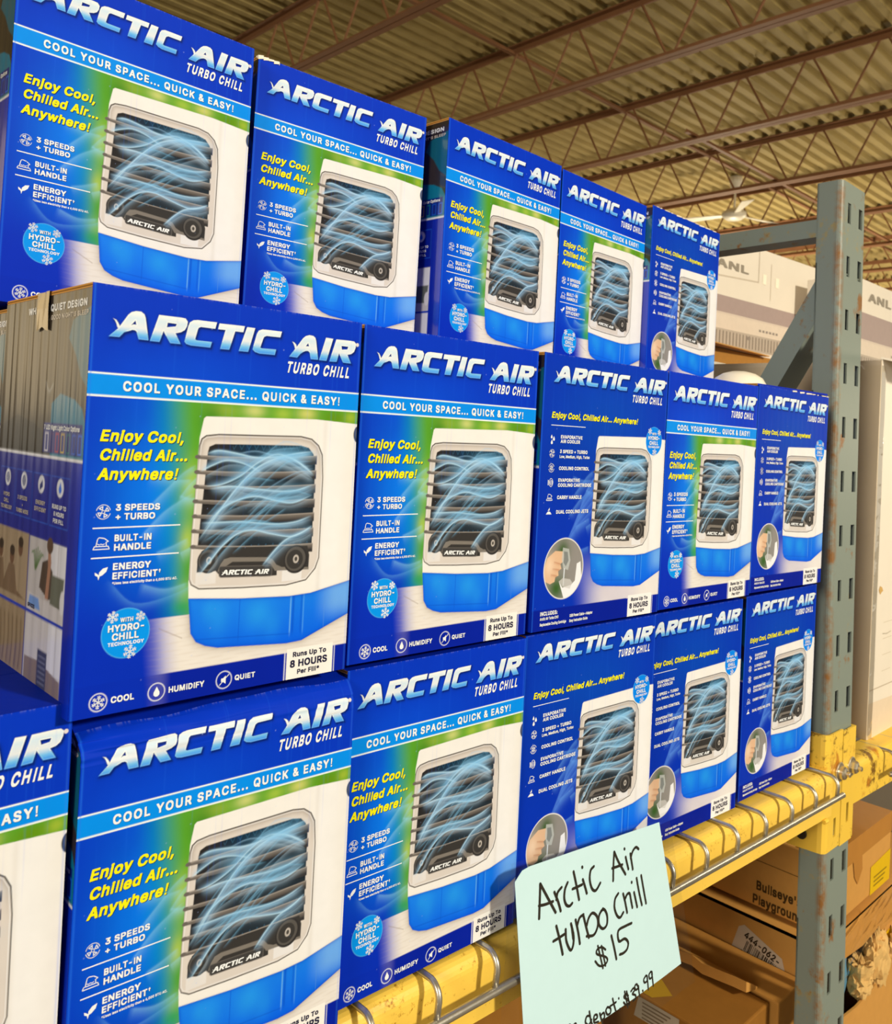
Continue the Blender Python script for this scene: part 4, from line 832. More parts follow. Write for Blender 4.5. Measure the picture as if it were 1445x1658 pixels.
TXT_B = [('TURBO CHILL', 151.8, 243.6, 59.6, 8.2, .21, 'w'), ('Enjoy Cool, Chilled Air... Anywhere!', 15.3, 218.6, 149.5, 6.4, .2, 'y'),
         ('EVAPORATIVE', 31.4, 197.8, 35.6, 3.6, 0, 'w'), ('AIR COOLER', 31.3, 193.2, 31.9, 3.5, 0, 'w'), ('3 SPEED + TURBO', 31.0, 182.6, 45.7, 3.6, 0, 'w'), ('Low, Medium, High, Turbo', 30.9, 177.5, 49.6, 3.0, 0, 'w'),
         ('COOLING CONTROL', 30.8, 165.1, 49.8, 3.6, 0, 'w'), ('EVAPORATIVE', 30.7, 152.6, 35.4, 3.6, 0, 'w'), ('COOLING CARTRIDGE', 30.5, 147.5, 55.4, 3.6, 0, 'w'), ('CARRY HANDLE', 30.1, 134.7, 40.3, 3.7, 0, 'w'), ('DUAL COOLING JETS', 29.8, 119.6, 53.1, 3.7, 0, 'w'),
         ('INCLUDES:', 13.0, 15.4, 27.2, 4.0, 0, 'w'), ('Arctic Air Turbo Chill', 13.0, 10.8, 29.0, 2.9, 0, 'w'), ('Replaceable Cooling Cartridge', 13.3, 5.0, 41.5, 2.8, 0, 'w'), ('USB Power Cable + Adapter', 60.2, 10.0, 38.4, 3.0, 0, 'w'), ('Easy Instruction Guide', 60.0, 4.7, 30.6, 2.9, 0, 'w'),
         ('WITH', 194.6, 208.0, 8.4, 2.7, 0, 'w'), ('HYDRO-', 187.0, 202.2, 23.6, 4.3, 0, 'w'), ('CHILL', 189.8, 196.4, 17.8, 4.3, 0, 'w'), ('TECHNOLOGY', 187.4, 192.8, 23.0, 2.3, 0, 'w'),
         ('Runs Up To', 168.6, 17.0, 32.4, 3.9, 0, 'k'), ('8 HOURS', 166.0, 8.9, 36.4, 5.8, 0, 'k'), ('Per Fill*', 173.2, 3.2, 22.0, 3.7, 0, 'k')]
TXT_SIDE = [('WHISPER QUIET DESIGN', CD - 119.8, 270.4, 113.6, 4.9, 0, 'w'), ("FOR A GOOD NIGHT'S SLEEP", CD - 93.0, 264.2, 89.6, 3.3, 0, 'p'), ('7 LED Night Light Color Options', CD - 73.5, 186.6, 66.0, 3.4, 0, 'w'),
            ('RUNS UP TO', CD - 49.2, 133.0, 26.0, 3.0, 0, 'w'), ('8 HOURS', CD - 45.5, 128.2, 19.0, 3.0, 0, 'w'), ('PER FILL', CD - 46.0, 123.4, 19.5, 3.0, 0, 'w'), ('ENERGY', CD - 82.0, 133.0, 19.0, 3.0, 0, 'p'), ('EFFICIENT', CD - 84.0, 128.2, 23.5, 3.0, 0, 'p'),
            ('3 SPEEDS', CD - 121.0, 133.0, 21.0, 3.0, 0, 'p'), ('+', CD - 110.5, 128.2, 2.2, 2.4, 0, 'p'), ('TURBO MODE', CD - 123.0, 123.4, 27.0, 3.0, 0, 'p'), ('HYDRO', CD - 154.0, 133.0, 15.0, 3.0, 0, 'p'), ('CHILL', CD - 152.5, 128.2, 12.0, 3.0, 0, 'p'), ('TECHNOLOGY', CD - 159.0, 123.4, 26.0, 3.0, 0, 'p'),
            ('OFFICES', CD - 86.5, 59.4, 14.0, 2.8, 0, 'k')]
INKS = {'w': P(252, 248, 240), 'y': P(255, 242, 20), 'k': P(40, 36, 60), 'p': P(206, 190, 164), 's': P(2, 32, 84)}
GL0, GLH = -25.0, 556.0
_tess = {}


def glyph(ch):
    if ch not in _tess:
        loops = [[(lp[i], lp[i + 1]) for i in range(0, len(lp), 2)] for lp in GLYPHS[ch][1]]
        tri = tessellate_polygon([[Vector((p[0], p[1], 0)) for p in lp] for lp in loops])
        flat = [p for lp in loops for p in lp]
        out = []
        for t in tri:
            a, b, c = (flat[i] for i in t)
            ar = (b[0] - a[0]) * (c[1] - a[1]) - (b[1] - a[1]) * (c[0] - a[0])
            if abs(ar) > 1e-6:
                out.append(tuple(t) if ar > 0 else (t[0], t[2], t[1]))
        _tess[ch] = (GLYPHS[ch][0], flat, out)
    return _tess[ch]


def lettering(mb, words, x, y, width, cap, slant, ink, place, mat=0):
    track = {'TURBO CHILL': 85, 'COOL YOUR SPACE... QUICK & EASY!': 70}.get(words, 0)
    n = track * (len(words) - 1.0)
    for ch in words:
        n += 215 if ch == ' ' else glyph(ch)[0]
    first = min(p[0] for p in glyph(words[0])[1])
    n -= first
    sx, sy = width / n, cap / GLH
    cx = -first
    for ch in words:
        if ch == ' ':
            cx += 215 + track
            continue
        adv, pts, tri = glyph(ch)
        V = []
        for px, py in pts:
            h = (py - GL0) * sy
            V.append(place(x + (cx + px) * sx + h * slant, y + h))
        mb.add(V, tri, mat, ink)
        cx += adv + track


def ribbon(mb, pts, w, place, mat=0, ink=(0, 0, 0), closed=False):
    """a pen line of width w with round joints"""
    q = [np.array(p, float) for p in pts]
    if closed: q.append(q[0])
    for a, b in zip(q, q[1:]):
        d = b - a
        l = math.hypot(*d)
        if l < 1e-6: continue
        nx, ny = -d[1] / l * w / 2, d[0] / l * w / 2
        mb.add([place(a[0] - nx, a[1] - ny), place(b[0] - nx, b[1] - ny), place(b[0] + nx, b[1] + ny), place(a[0] + nx, a[1] + ny)], [(0, 1, 2, 3)], mat, ink)
    for a in q:
        mb.add([place(a[0] + w / 2 * math.cos(t * math.pi / 4), a[1] + w / 2 * math.sin(t * math.pi / 4)) for t in range(8)], [tuple(range(8))], mat, ink)


def circle(cx, cy, rx, ry=None, n=20, a0=0, a1=2 * math.pi):
    ry = rx if ry is None else ry
    return [(cx + rx * math.cos(a0 + (a1 - a0) * k / n), cy + ry * math.sin(a0 + (a1 - a0) * k / n)) for k in range(n + (0 if abs(a1 - a0) > 6.28 else 1))]


def icon_fan(mb, cx, cy, r, pl, ink):
    ribbon(mb, circle(cx, cy, r, n=18, a0=.3, a1=2.9), .55, pl, 0, ink)
    ribbon(mb, circle(cx, cy, r, n=18, a0=3.4, a1=6.0), .55, pl, 0, ink)
    for k in range(4):
        t = k * math.pi / 2 + .5
        ribbon(mb, [(cx + r * .3 * math.cos(t), cy + r * .3 * math.sin(t)), (cx + r * .78 * math.cos(t - .35), cy + r * .78 * math.sin(t - .35)), (cx + r * .78 * math.cos(t + .4), cy + r * .78 * math.sin(t + .4))], .6, pl, 0, ink, closed=True)
    ribbon(mb, circle(cx, cy, r * .22, n=10), .5, pl, 0, ink, closed=True)


def icon_handle(mb, cx, cy, s, pl, ink):
    ribbon(mb, [(cx - 5.4 * s, cy - 3.7 * s), (cx + 5.4 * s, cy - 3.7 * s), (cx + 4.6 * s, cy - 1.8 * s), (cx - 4.6 * s, cy - 1.8 * s)], .6, pl, 0, ink, closed=True)
    ribbon(mb, [(cx - 3.6 * s, cy - 1.6 * s), (cx - 2.6 * s, cy + 3.2 * s), (cx - 1.6 * s, cy + 4.0 * s), (cx + 1.8 * s, cy + 3.4 * s), (cx + 4.6 * s, cy + 1.4 * s), (cx + 3.0 * s, cy + .8 * s), (cx + 3.4 * s, cy - 1.6 * s)], .6, pl, 0, ink)
    ribbon(mb, [(cx - 2.6 * s, cy - .2 * s), (cx - 1.4 * s, cy - .8 * s), (cx - .3 * s, cy - .2 * s), (cx + .8 * s, cy - .8 * s), (cx + 2 * s, cy - .2 * s)], .5, pl, 0, ink)


def icon_leaf(mb, x, y, s, pl, ink):
    mb.poly([[(x, y), (x + .7 * s, y + 2.6 * s), (x + 2.4 * s, y + 3.2 * s), (x + 5 * s, y + 5.4 * s), (x + 5.9 * s, y + 8.4 * s), (x + 2.6 * s, y + 7.6 * s), (x + .3 * s, y + 5.2 * s), (x + .1 * s, y + 3.4 * s), (x - 1.0 * s, y + 4.4 * s), (x - 2.7 * s, y + 5.3 * s), (x - 2.4 * s, y + 3.4 * s), (x - .6 * s, y + 2.4 * s)]], pl, 0, ink)


def snowflake(mb, cx, cy, r, w, pl, ink):
    for k in range(6):
        t = k * math.pi / 3 + .4
        c, s_ = math.cos(t), math.sin(t)
        ribbon(mb, [(cx, cy), (cx + r * c, cy + r * s_)], w, pl, 0, ink)
        for q in (.45, .72):
            for d in (-1, 1):
                t2 = t + d * .9
                ribbon(mb, [(cx + r * q * c, cy + r * q * s_), (cx + r * q * c + r * .3 * math.cos(t2), cy + r * q * s_ + r * .3 * math.sin(t2))], w * .85, pl, 0, ink)


def icon_drop(mb, cx, cy, r, pl, ink):
    mb.poly([[(cx, cy + r * 1.3), (cx - r * .75, cy - r * .1), (cx - r * .72, cy - r * .7), (cx - r * .3, cy - r * 1.08), (cx + r * .3, cy - r * 1.08), (cx + r * .72, cy - r * .7), (cx + r * .75, cy - r * .1)]], pl, 0, ink)


def front_place(e):
    return lambda u, v: (u * 1e-3, -e, v * 1e-3)


def side_place(e):
    return lambda u, v: (-e, (CD - u) * 1e-3, v * 1e-3)


def raster(mb, fn, x0, x1, y0, y1, px, place, mat=0):
    nx, ny = int(round((x1 - x0) / px)), int(round((y1 - y0) / px))
    xs, ys = np.linspace(x0, x1, nx + 1), np.linspace(y0, y1, ny + 1)
    X, Y = np.meshgrid(xs, ys)
    img = fn(X, Y, px)
    b = len(mb.v)
    mb.v += [place(x, y) for y in ys for x in xs]
    mb.c += [tuple(c) for c in img.reshape(-1, 3)]
    w = nx + 1
    i = (np.arange(ny)[:, None] * w + np.arange(nx)[None, :]).ravel() + b
    mb.f += list(zip(i.tolist(), (i + 1).tolist(), (i + w + 1).tolist(), (i + w).tolist()))
    mb.m += [mat] * len(i)


E1, E2, E3 = 0.00012, 0.00022, 0.00032
BLUE = P(4, 44, 166)


def print_front(mb, kind):
    w, s = INKS['w'], INKS['s']
    f1, f2, f3 = front_place(E1), front_place(E2), front_place(E3)
    fn = art_cool_space if kind == 'a' else art_evaporative
    cut = 228.0 if kind == 'a' else 240.0
    raster(mb, fn, 0, CW, 0, cut, RES, f1)
    raster(mb, fn, 0, CW, cut, CH, RES_LOGO, f1)
    for t in (TXT_COMMON_A if kind == 'a' else TXT_B):
        ink = t[6]
        if ink in 'wy' and t[4] > 2.5:
            k = .5 if ink == 'y' else .3
            lettering(mb, t[0], t[1] + k, t[2] - k, *t[3:6], s, f2)
        lettering(mb, *t[:6], INKS[ink], f3)
    ox, oy, k = (104.2, 86.0, .198) if kind == 'a' else (113.4, 90.0, .192)
    small = lambda u, v: f3(ox + (u - 11.9) * k, oy + (v - 250) * k - (u - 11.9) * k * .05)
    for a_, h_ in (('A', 'Ah'), ('R', 'Rh'), ('C', 0), ('T', 0), ('I', 0), ('C2', 0), ('A2', 'A2h'), ('I2', 0), ('R2', 'R2h'), ('Aw', 0), ('A2w', 0)):
        mb.poly([LOGO[a_]] + ([LOGO[h_]] if h_ else []), small, 0, w)
    if kind == 'a':
        icon_fan(mb, 15.1, 134.8, 4.7, f3, w)
        icon_handle(mb, 15.0, 113.9, 1.0, f3, w)
        icon_leaf(mb, 14.3, 89.8, 1.0, f3, w)
        icon_drop(mb, 59.2, 9.1, 2.9, f3, w)
        for q in ((25.4, 64.4, 3.9), (44.6, 63.0, 3.2), (38.4, 39.9, 4.5), (18.8, 9.1, 4.3)):
            snowflake(mb, *q, .62, f3, w)
        for y in (123.8, 104.1):
            mb.add([f3(8.6, y), f3(70.1, y), f3(70.1, y + .85), f3(8.6, y + .85)], [(0, 1, 2, 3)], 0, w)
        q = (111.1, 9.0)
        mb.poly([[(q[0] - 2.4, q[1] - 1.2), (q[0] - 1, q[1] - 1.2), (q[0] + 1.4, q[1] - 3.0), (q[0] + 1.4, q[1] + 3.0), (q[0] - 1, q[1] + 1.2), (q[0] - 2.4, q[1] + 1.2)]], f3, 0, w)
        ribbon(mb, [(q[0] - 3.6, q[1] - 3.4), (q[0] + 3.8, q[1] + 3.6)], .6, front_place(E3 + .0001), 0, w)
    else:
        mb.add([f3(15.3, 210.8), f3(70.9, 210.8), f3(70.9, 211.5), f3(15.3, 211.5)], [(0, 1, 2, 3)], 0, w)
        for dx, dy, r in ((-1.8, 2.6, 1.7), (1.8, .6, 2.0), (-1.2, -3.0, 2.0)):
            icon_drop(mb, 18.6 + dx, 196.6 + dy, r, f3, w)
        icon_fan(mb, 18.7, 182.0, 4.0, f3, w)
        for q in ((190.0, 212.0, 3.7), (208.5, 211.0, 3.3), (200.5, 187.6, 4.2)):
            snowflake(mb, *q, .62, f3, w)
        icon_fan(mb, 18.8, 167.0, 2.6, f3, w)
        ribbon(mb, circle(18.8, 167.0, 4.3, n=14, a0=.4, a1=2.9), .7, f3, 0, w)
        ribbon(mb, circle(18.8, 167.0, 4.3, n=14, a0=3.5, a1=6.0), .7, f3, 0, w)
        for dx in (-4.2, -2.2, 0, 2.2):
            mb.add([f3(18.6 + dx, 149.2), f3(19.6 + dx, 149.2), f3(19.6 + dx, 154.6), f3(18.6 + dx, 154.6)], [(0, 1, 2, 3)], 0, w)
        ribbon(mb, circle(19.3, 151.9, 3.0, 4.2, n=16), .6, f3, 0, w, closed=True)
        icon_handle(mb, 18.0, 136.6, .85, f3, w)
        mb.poly([[(13.8, 119.2), (22.4, 119.2), (20.6, 121.6), (17.6, 122.4), (15.4, 121.0)]], f3, 0, w)
        mb.poly([[(16.4, 122.8), (19.2, 126.0), (19.4, 123.2)]], f3, 0, w)


def print_side(mb):
    raster(mb, art_side, 0, CD, 0, CH - 3.2, 1.0, side_place(E1))
    for t in TXT_SIDE:
        lettering(mb, *t[:6], INKS[t[6]], side_place(E3))


RES, RES_LOGO = 0.5, 0.36

# ------------------------------------------------------------------ large structure
FLOOR_Z = -1.02
ROOF_Z = 3.985

mb = MB()
mb.box((-9, -9, FLOOR_Z - .1), (46, 36, FLOOR_Z))
tag(mb.build('floor', M_FLOOR), kind='structure')

# ribbed steel roof deck, ribs running along x
mb = MB()
prof = []
y = -9.0
while y < 36:
    prof += [(y, 0), (y + .062, 0), (y + .080, .040), (y + .138, .040)]
    y += .156
prof.append((y, 0))
V = [(x, py, ROOF_Z + pz) for x in (-9, 46) for py, pz in prof]
n = len(prof)
mb.add(V, [(i, i + 1, n + i + 1, n + i) for i in range(n - 1)])
mb.box((-9, -9, ROOF_Z + .06), (46, 36, ROOF_Z + .10))
tag(mb.build('ceiling', M_DECK), kind='structure')

mb = MB(); mb.box((46, -9, FLOOR_Z), (46.2, 36, ROOF_Z + .1))
tag(mb.build('wall_right', M_WALL), kind='structure')
mb = MB(); mb.box((-9, 36, FLOOR_Z), (46.2, 36.2, ROOF_Z + .1))
tag(mb.build('wall_back', M_WALL), kind='structure')

# open-web roof joists
ORD = ['nearest', 'second', 'third', 'fourth', 'fifth', 'sixth', 'seventh', 'eighth', 'ninth', 'tenth', 'eleventh', 'twelfth']


def make_joist():
    r = empty('roof_joist')
    t = MB()
    for s in (-1, 1):
        t.box((s * .032 - .028, -9, -.012), (s * .032 + .028, 33, 0))
        t.box((s * .006 - .004, -9, -.055), (s * .006 + .004, 33, -.012))
    t.build('top_chord', M_JOIST, r)
    b = MB()
    for s in (-1, 1):
        b.box((s * .03 - .026, -9, -.545), (s * .03 + .026, 33, -.535))
        b.box((s * .006 - .004, -9, -.535), (s * .006 + .004, 33, -.495))
    b.build('bottom_chord', M_JOIST, r)
    w = MB()
    pts = []
    y = -8.85
    k = 0
    while y < 33:
        pts.append((0, y - .035, -.05 if k % 2 else -.51))
        pts.append((0, y + .035, -.05 if k % 2 else -.51))
        y += .312
        k += 1
    w.tube(pts, .0115, n=6)
    w.build('web_rod', M_JOIST, r)
    return r


J0 = make_joist()
for i in range(12):
    if i == 0:
        j = J0
    else:
        j = J0.copy(); COL.objects.link(j)
        for ch in J0.children:
            c = ch.copy(); COL.objects.link(c); c.parent = j
    j.location = (3.64 + 1.742 * i, 0, ROOF_Z)
    j.rotation_euler = (0, 0, -.018)
    tag(j, '%s brown open-web steel joist under the ribbed roof, counting away from the boxes' % ORD[i], 'roof joist', 'open-web joists under the roof deck')

for (ya, zz, x0, x1, lab) in ((4.62, -.075, -2, 24, 'thin brown bridging bar crossing the joists close under the roof deck'), (3.78, -.51, 7.0, 24, 'thin brown bridging bar running along the lower chords of the joists')):
    mb = MB(); mb.box((x0, ya - .02, ROOF_Z + zz), (x1, ya + .02, ROOF_Z + zz + .006)); mb.box((x0, ya - .003, ROOF_Z + zz + .006), (x1, ya + .003, ROOF_Z + zz + .036))
    tag(mb.build('bridging_bar', M_JOIST), lab, 'bridging bar')

# ceiling fan
fan = empty('ceiling_fan', (10.05, 4.86, 3.50))
tag(fan, 'white three-bladed ceiling fan hanging below the roof joists beyond the top row', 'ceiling fan')
mb = MB(); mb.lathe([(.02, -.07), (.10, -.06), (.15, -.02), (.15, .03), (.08, .07), (.03, .09)], 28); mb.build('motor_housing', M_FAN, fan, smooth=True)
mb = MB(); mb.tube([(0, 0, .08), (0, 0, .34)], .014, 10); mb.build('downrod', M_FAN, fan)
mb = MB(); mb.lathe([(.03, .30), (.055, .33), (.085, .46), (.09, .485)], 24); mb.build('canopy', M_FAN, fan, smooth=True)
for k in range(3):
    a = math.radians(100 + 120 * k)
    mb = MB()
    c, s = math.cos(a), math.sin(a)
    pt = lambda r, w, z: (r * c - w * s, r * s + w * c, z)
    mb.hexa([pt(.12, -.03, -.012), pt(.72, -.075, -.03), pt(.72, .075, .0), pt(.12, .03, .0), pt(.12, -.03, -.004), pt(.72, -.075, -.022), pt(.72, .075, .008), pt(.12, .03, .008)])
    mb.build('blade', M_FAN, fan)

# ------------------------------------------------------------------ storage rack
SK = -0.038                                     # the rack's face drifts towards the aisle along x
yb = lambda x: 0.012 + SK * x


def make_upright():
    """slotted rack post: front plate with pairs of slots, two side flanges, back lips"""
    h0, h1 = FLOOR_Z, 0.938
    mb = MB()
    xs = [0, .008, .024, .037, .071, .087, .095, .1]
    zs = [h0]
    z = .9045
    cuts = []
    while z - .034 > h0:
        cuts.append((z - .034, z)); z -= .0885
    for a, b in reversed(cuts):
        zs += [a, b]
    zs.append(h1)
    T = .0026
    for i in range(len(zs) - 1):
        slot = i % 2 == 1
        for j in range(1, len(xs) - 2):
            if slot and j in (2, 4): continue
            mb.box((xs[j], 0, zs[i]), (xs[j + 1], T, zs[i + 1]))
    # rounded front corners and side flanges
    for side in (0, 1):
        P2 = []
        for k in range(5):
            t = k / 4 * math.pi / 2
            P2.append((.008 - .008 * math.sin(t), .008 - .008 * math.cos(t)))
        P2.append((0, .041))
        for (xa, ya), (xb, yb_) in zip(P2, P2[1:]):
            def q(x, y, inn):
                cx, cy = .008, .008
                if inn:
                    if y > .0081: x += T
                    else:
                        x = cx + (x - cx) * (1 - T / .008); y = cy + (y - cy) * (1 - T / .008)
                return (x, y) if side == 0 else (.1 - x, y)
            A, B, C_, D_ = q(xa, ya, 0), q(xb, yb_, 0), q(xb, yb_, 1), q(xa, ya, 1)
            mb.hexa([(*A, h0), (*B, h0), (*C_, h0), (*D_, h0), (*A, h1), (*B, h1), (*C_, h1), (*D_, h1)] if side else [(*D_, h0), (*C_, h0), (*B, h0), (*A, h0), (*D_, h1), (*C_, h1), (*B, h1), (*A, h1)])
        x0 = 0 if side == 0 else .082
        mb.box((x0, .041 - T, h0), (x0 + .018, .041, h1))
    return mb


frame = empty('rack_upright_frame', (1.1912, -.0185, 0))
frame.rotation_euler = (-.0186, .0104, 0)
tag(frame, 'blue-grey slotted steel rack upright with rust spots and welded braces', 'rack upright')
up_mb = make_upright()
front_post = up_mb.build('post', M_BLUEGREY, frame)
front_post['label'] = 'front slotted post'
rear_post = front_post.copy(); COL.objects.link(rear_post); rear_post.parent = frame
rear_post.scale = (1, -1, 1); rear_post.location = (0, 1.06, 0)
rear_post['label'] = 'rear slotted post'


def bar(p0, p1, w, h):
    """square tube in the plane of the frame, w across x"""
    mb = MB()
    d = Vector((0, p1[0] - p0[0], p1[1] - p0[1])).normalized()
    nrm = Vector((0, -d.z, d.y)) * h / 2
    a, b = Vector((0, *p0)), Vector((0, *p1))
    x0, x1 = .021, .021 + w
    pts = []
    for x in (x0, x1):
        for p, s in ((a, -1), (b, -1), (b, 1), (a, 1)):
            q = p + nrm * s
            pts.append((x, q.y, q.z))
    mb.hexa(pts)
    return mb


bar((.036, .8685), (1.04, .8685), .045, .030).build('horizontal_brace', M_BLUEGREY, frame)
bar((.018, .797), (1.04, -.98), .074, .036).build('diagonal_brace', M_BLUEGREY, frame)
for zz in (.8685, .71):
    mb = MB(); mb.box((.001, .03, zz - .045), (.0025, .041, zz + .03)); mb.build('weld_plate', M_BLUEGREY, frame)

# load beams: box section with a rounded front shoulder
def beam_profile():
    pts = [(.046, -.0088), (.014, -.0088)]
    for k in range(1, 6):
        t = k / 6 * math.pi / 2
        pts.append((.014 - .014 * math.sin(t), -.0228 + .014 * math.cos(t)))
    pts += [(0, -.0228), (0, -.0745), (.004, -.0765), (.046, -.0765)]
    return pts


def connector(right):
    """shelf-end connector hooked round the post; the right one belongs to the next bay"""
    mb = MB()
    z0, z1 = -.1405, .0445
    if not right:
        mb.hexa([(1.1795, .036, z0 - .002), (1.1795, -.012, z0), (1.1830, -.012, z0), (1.1830, .036, z0 - .002), (1.1795, .006, z1), (1.1795, -.012, z1), (1.1830, -.012, z1), (1.1830, .006, z1)])
        arc = [(1.1795, -.012), (1.1808, -.0185), (1.1855, -.0225), (1.1915, -.0236)]
        inn = [(1.1830, -.012), (1.1837, -.0165), (1.1870, -.0193), (1.1915, -.0204)]
        for (a, b, c, d) in zip(arc, arc[1:], inn[1:], inn):
            mb.hexa([(*d, z0), (*c, z0), (*b, z0), (*a, z0), (*d, z1), (*c, z1), (*b, z1), (*a, z1)])
        # front plate with one slot
        xs, zs = [1.1915, 1.2135, 1.2225, 1.2390], [z0, -.122, -.092, z1]
        for i in range(3):
            for j in range(3):
                if i == 1 and j == 1: continue
                mb.box((xs[i], -.0236, zs[j]), (xs[i + 1], -.0204, zs[j + 1]))
    else:
        xs, zs = [1.2410, 1.2635, 1.2725, 1.2885], [z0 - .003, -.112, -.080, z1 - .004]
        for i in range(3):
            for j in range(3):
                if i == 1 and j == 1: continue
                mb.box((xs[i], -.0240, zs[j]), (xs[i + 1], -.0206, zs[j + 1]))
        mb.box((1.2885, -.0240, z0), (1.2925, .034, z1 - .004))
    return mb


beam = empty('load_beam', (0, 0, 0))
tag(beam, 'scuffed yellow steel load beam under the stacked blue boxes', 'load beam', 'yellow load beams')
mb = MB(); mb.sweep(beam_profile(), (-1.3, yb(-1.3), 0), (1.1795, yb(1.1795), 0)); mb.build('beam_tube', M_YELLOW, beam)
conn = connector(False).build('end_connector', M_YELLOW_D, beam)
mb = MB(); mb.lathe([(.0085, 0), (.0085, .004)], 20, M=Matrix.Translation((1.1787, .012, -.118)) @ Matrix.Rotation(-math.pi / 2, 4, 'Y') @ Matrix.Translation((0, 0, -.0015)))
hole = mb.build('peg_hole', M_BLACK, conn)
mb = MB(); mb.tube([(1.146, yb(1.15) - .003, -.0755), (1.157, yb(1.16) - .003, -.0755)], .0035, 8)
mb.build('weld_stub', M_YELLOW_D, beam)

beam2 = empty('load_beam', (0, 0, 0))
tag(beam2, 'dirty yellow steel load beam of the next bay beyond the upright', 'load beam', 'yellow load beams')
mb = MB(); mb.sweep([(y, z) for y, z in beam_profile()], (1.2925, -.022, -.016), (3.6, -.022 + SK * 2.2, -.016)); mb.build('beam_tube', M_YELLOW_D, beam2)
connector(True).build('end_connector', M_YELLOW_D, beam2)

rbeam = MB(); rbeam.sweep([(-y, z) for y, z in beam_profile()][::-1], (-1.3, 1.04, 0), (1.19, 1.04, 0))
tag(rbeam.build('load_beam', M_YELLOW), 'yellow load beam along the back of the rack behind the boxes', 'load beam', 'yellow load beams')

# connector bolts
for bx, bz, lab in ((1.2270, -.021, 'left of two zinc bolts with washer on the yellow beam connectors'), (1.2760, -.023, 'right of two zinc bolts with washer on the yellow beam connectors')):
    b = empty('bolt', (bx, -.0242, bz), (math.pi / 2, 0, 0))
    tag(b, lab, 'bolt', 'zinc bolts on the upright')
    mb = MB(); mb.lathe([(.0158, 0), (.0158, .0018), (.0145, .0026)], 28); mb.build('washer', M_BOLT, b, smooth=False)
    mb = MB(); mb.lathe([(.0105, .0026), (.0105, .008), (.0092, .0105), (.006, .012), (.004, .0124), (.004, .017), (.0032, .018)], 6 if bx > 1.25 else 24); mb.build('bolt_head', M_BOLT, b)

# wire deck with waterfall front
deck = empty('wire_deck', (0, 0, 0))
tag(deck, 'galvanised wire shelf deck hooked over the yellow beam under the boxes', 'wire deck', 'wire decks')


def waterfall(x, ybx, zo=0.0, back=1.0, drop=-.037):
    yf = ybx - .0185
    pts = [(x, back, -.0055 + zo), (x, yf + .014, -.0055 + zo)]
    for k in range(1, 7):
        t = k / 6 * math.pi / 2
        pts.append((x - .002 * k / 6, yf + .014 - .014 * math.sin(t), -.0195 + .014 * math.cos(t) + zo))
    pts.append((x - .003, yf + .001, drop + .001 + zo))
    return pts


for k in range(-13, 13):
    x = .2650 + .0743 * k
    mb = MB(); mb.tube(waterfall(x, yb(x)), .0031, 8); mb.build('deck_wire', M_GALV, deck, smooth=True)
mb = MB(); mb.tube([(-.75, yb(-.75) - .0195, -.0385), (.3, yb(.3) - .0195, -.0375), (1.172, yb(1.172) - .0195, -.0345)], .0042, 10); mb.build('front_bar', M_GALV, deck, smooth=True)
for k in range(7):
    y = .12 + .14 * k
    mb = MB(); mb.tube([(-.75, y, -.0105), (1.175, y, -.0105)], .0026, 8); mb.build('cross_wire', M_GALV, deck, smooth=True)

deck2 = empty('wire_deck', (0, 0, 0))
tag(deck2, 'galvanised wire shelf deck of the next bay under the white cartons', 'wire deck', 'wire decks')
for k in range(22):
    x = 1.425 + .0743 * k
    mb = MB(); mb.tube(waterfall(x, -.022 + SK * (x - 1.3), -.022), .0031, 8); mb.build('deck_wire', M_GALV, deck2, smooth=True)
mb = MB(); mb.tube([(1.40, -.045, -.0595), (3.05, -.108, -.0595)], .0042, 10); mb.build('front_bar', M_GALV, deck2, smooth=True)

# ------------------------------------------------------------------ blue cooler cartons
W_, D_, H_ = CW * 1e-3, CD * 1e-3, CH * 1e-3
FLAP = .0032


def carton_mesh(kind):
    mb = MB()
    e = .0007
    h = H_ - FLAP
    pts = []
    # chamfered box
    for z0, ins in ((0, e), (e, 0), (h - e, 0), (h, e)):
        pts.append([(ins, e, z0), (e, ins, z0), (W_ - e, ins, z0), (W_ - ins, e, z0), (W_ - ins, D_ - e, z0), (W_ - e, D_ - ins, z0), (e, D_ - ins, z0), (ins, D_ - e, z0)])
    V = [p for r in pts for p in r]
    F = [(i * 8 + k, i * 8 + (k + 1) % 8, (i + 1) * 8 + (k + 1) % 8, (i + 1) * 8 + k) for i in range(3) for k in range(8)]
    F += [tuple(range(7, -1, -1)), tuple(range(24, 32))]
    mb.add(V, F, 0, BLUE)
    print_front(mb, kind)
    k = len(mb.f)
    print_side(mb)
    mb.m[k:] = [1] * (len(mb.f) - k)
    return mb.build('carton', [M_PRINT, M_PRINT_GLOSS], obj=False)


def flap_mesh(front):
    """half of the closed lid: printed top, raw fluted edges left and right"""
    mb = MB()
    y0, y1 = (0.0003, D_ / 2 - .0006) if front else (D_ / 2 + .0006, D_)
    z0, z1 = H_ - FLAP + .0002, H_
    V = [(0, y0, z0), (W_, y0, z0), (W_, y1, z0), (0, y1, z0), (0, y0, z1), (W_, y0, z1), (W_, y1, z1), (0, y1, z1)]
    mb.add(V, [(4, 5, 6, 7), (0, 1, 5, 4), (2, 3, 7, 6), (0, 3, 2, 1)], 0, BLUE)
    mb.add(V, [(1, 2, 6, 5), (3, 0, 4, 7)], 1)
    # the flute line along each raw edge
    for x in (-.0002, W_ + .0002):
        mb.box((x - .0002, y0, z0 + .0012), (x + .0002, y1, z0 + .0018), 2)
    return mb.build('top_flap', [M_PRINT, M_KRAFT2, M_KRAFT_DK], obj=False)


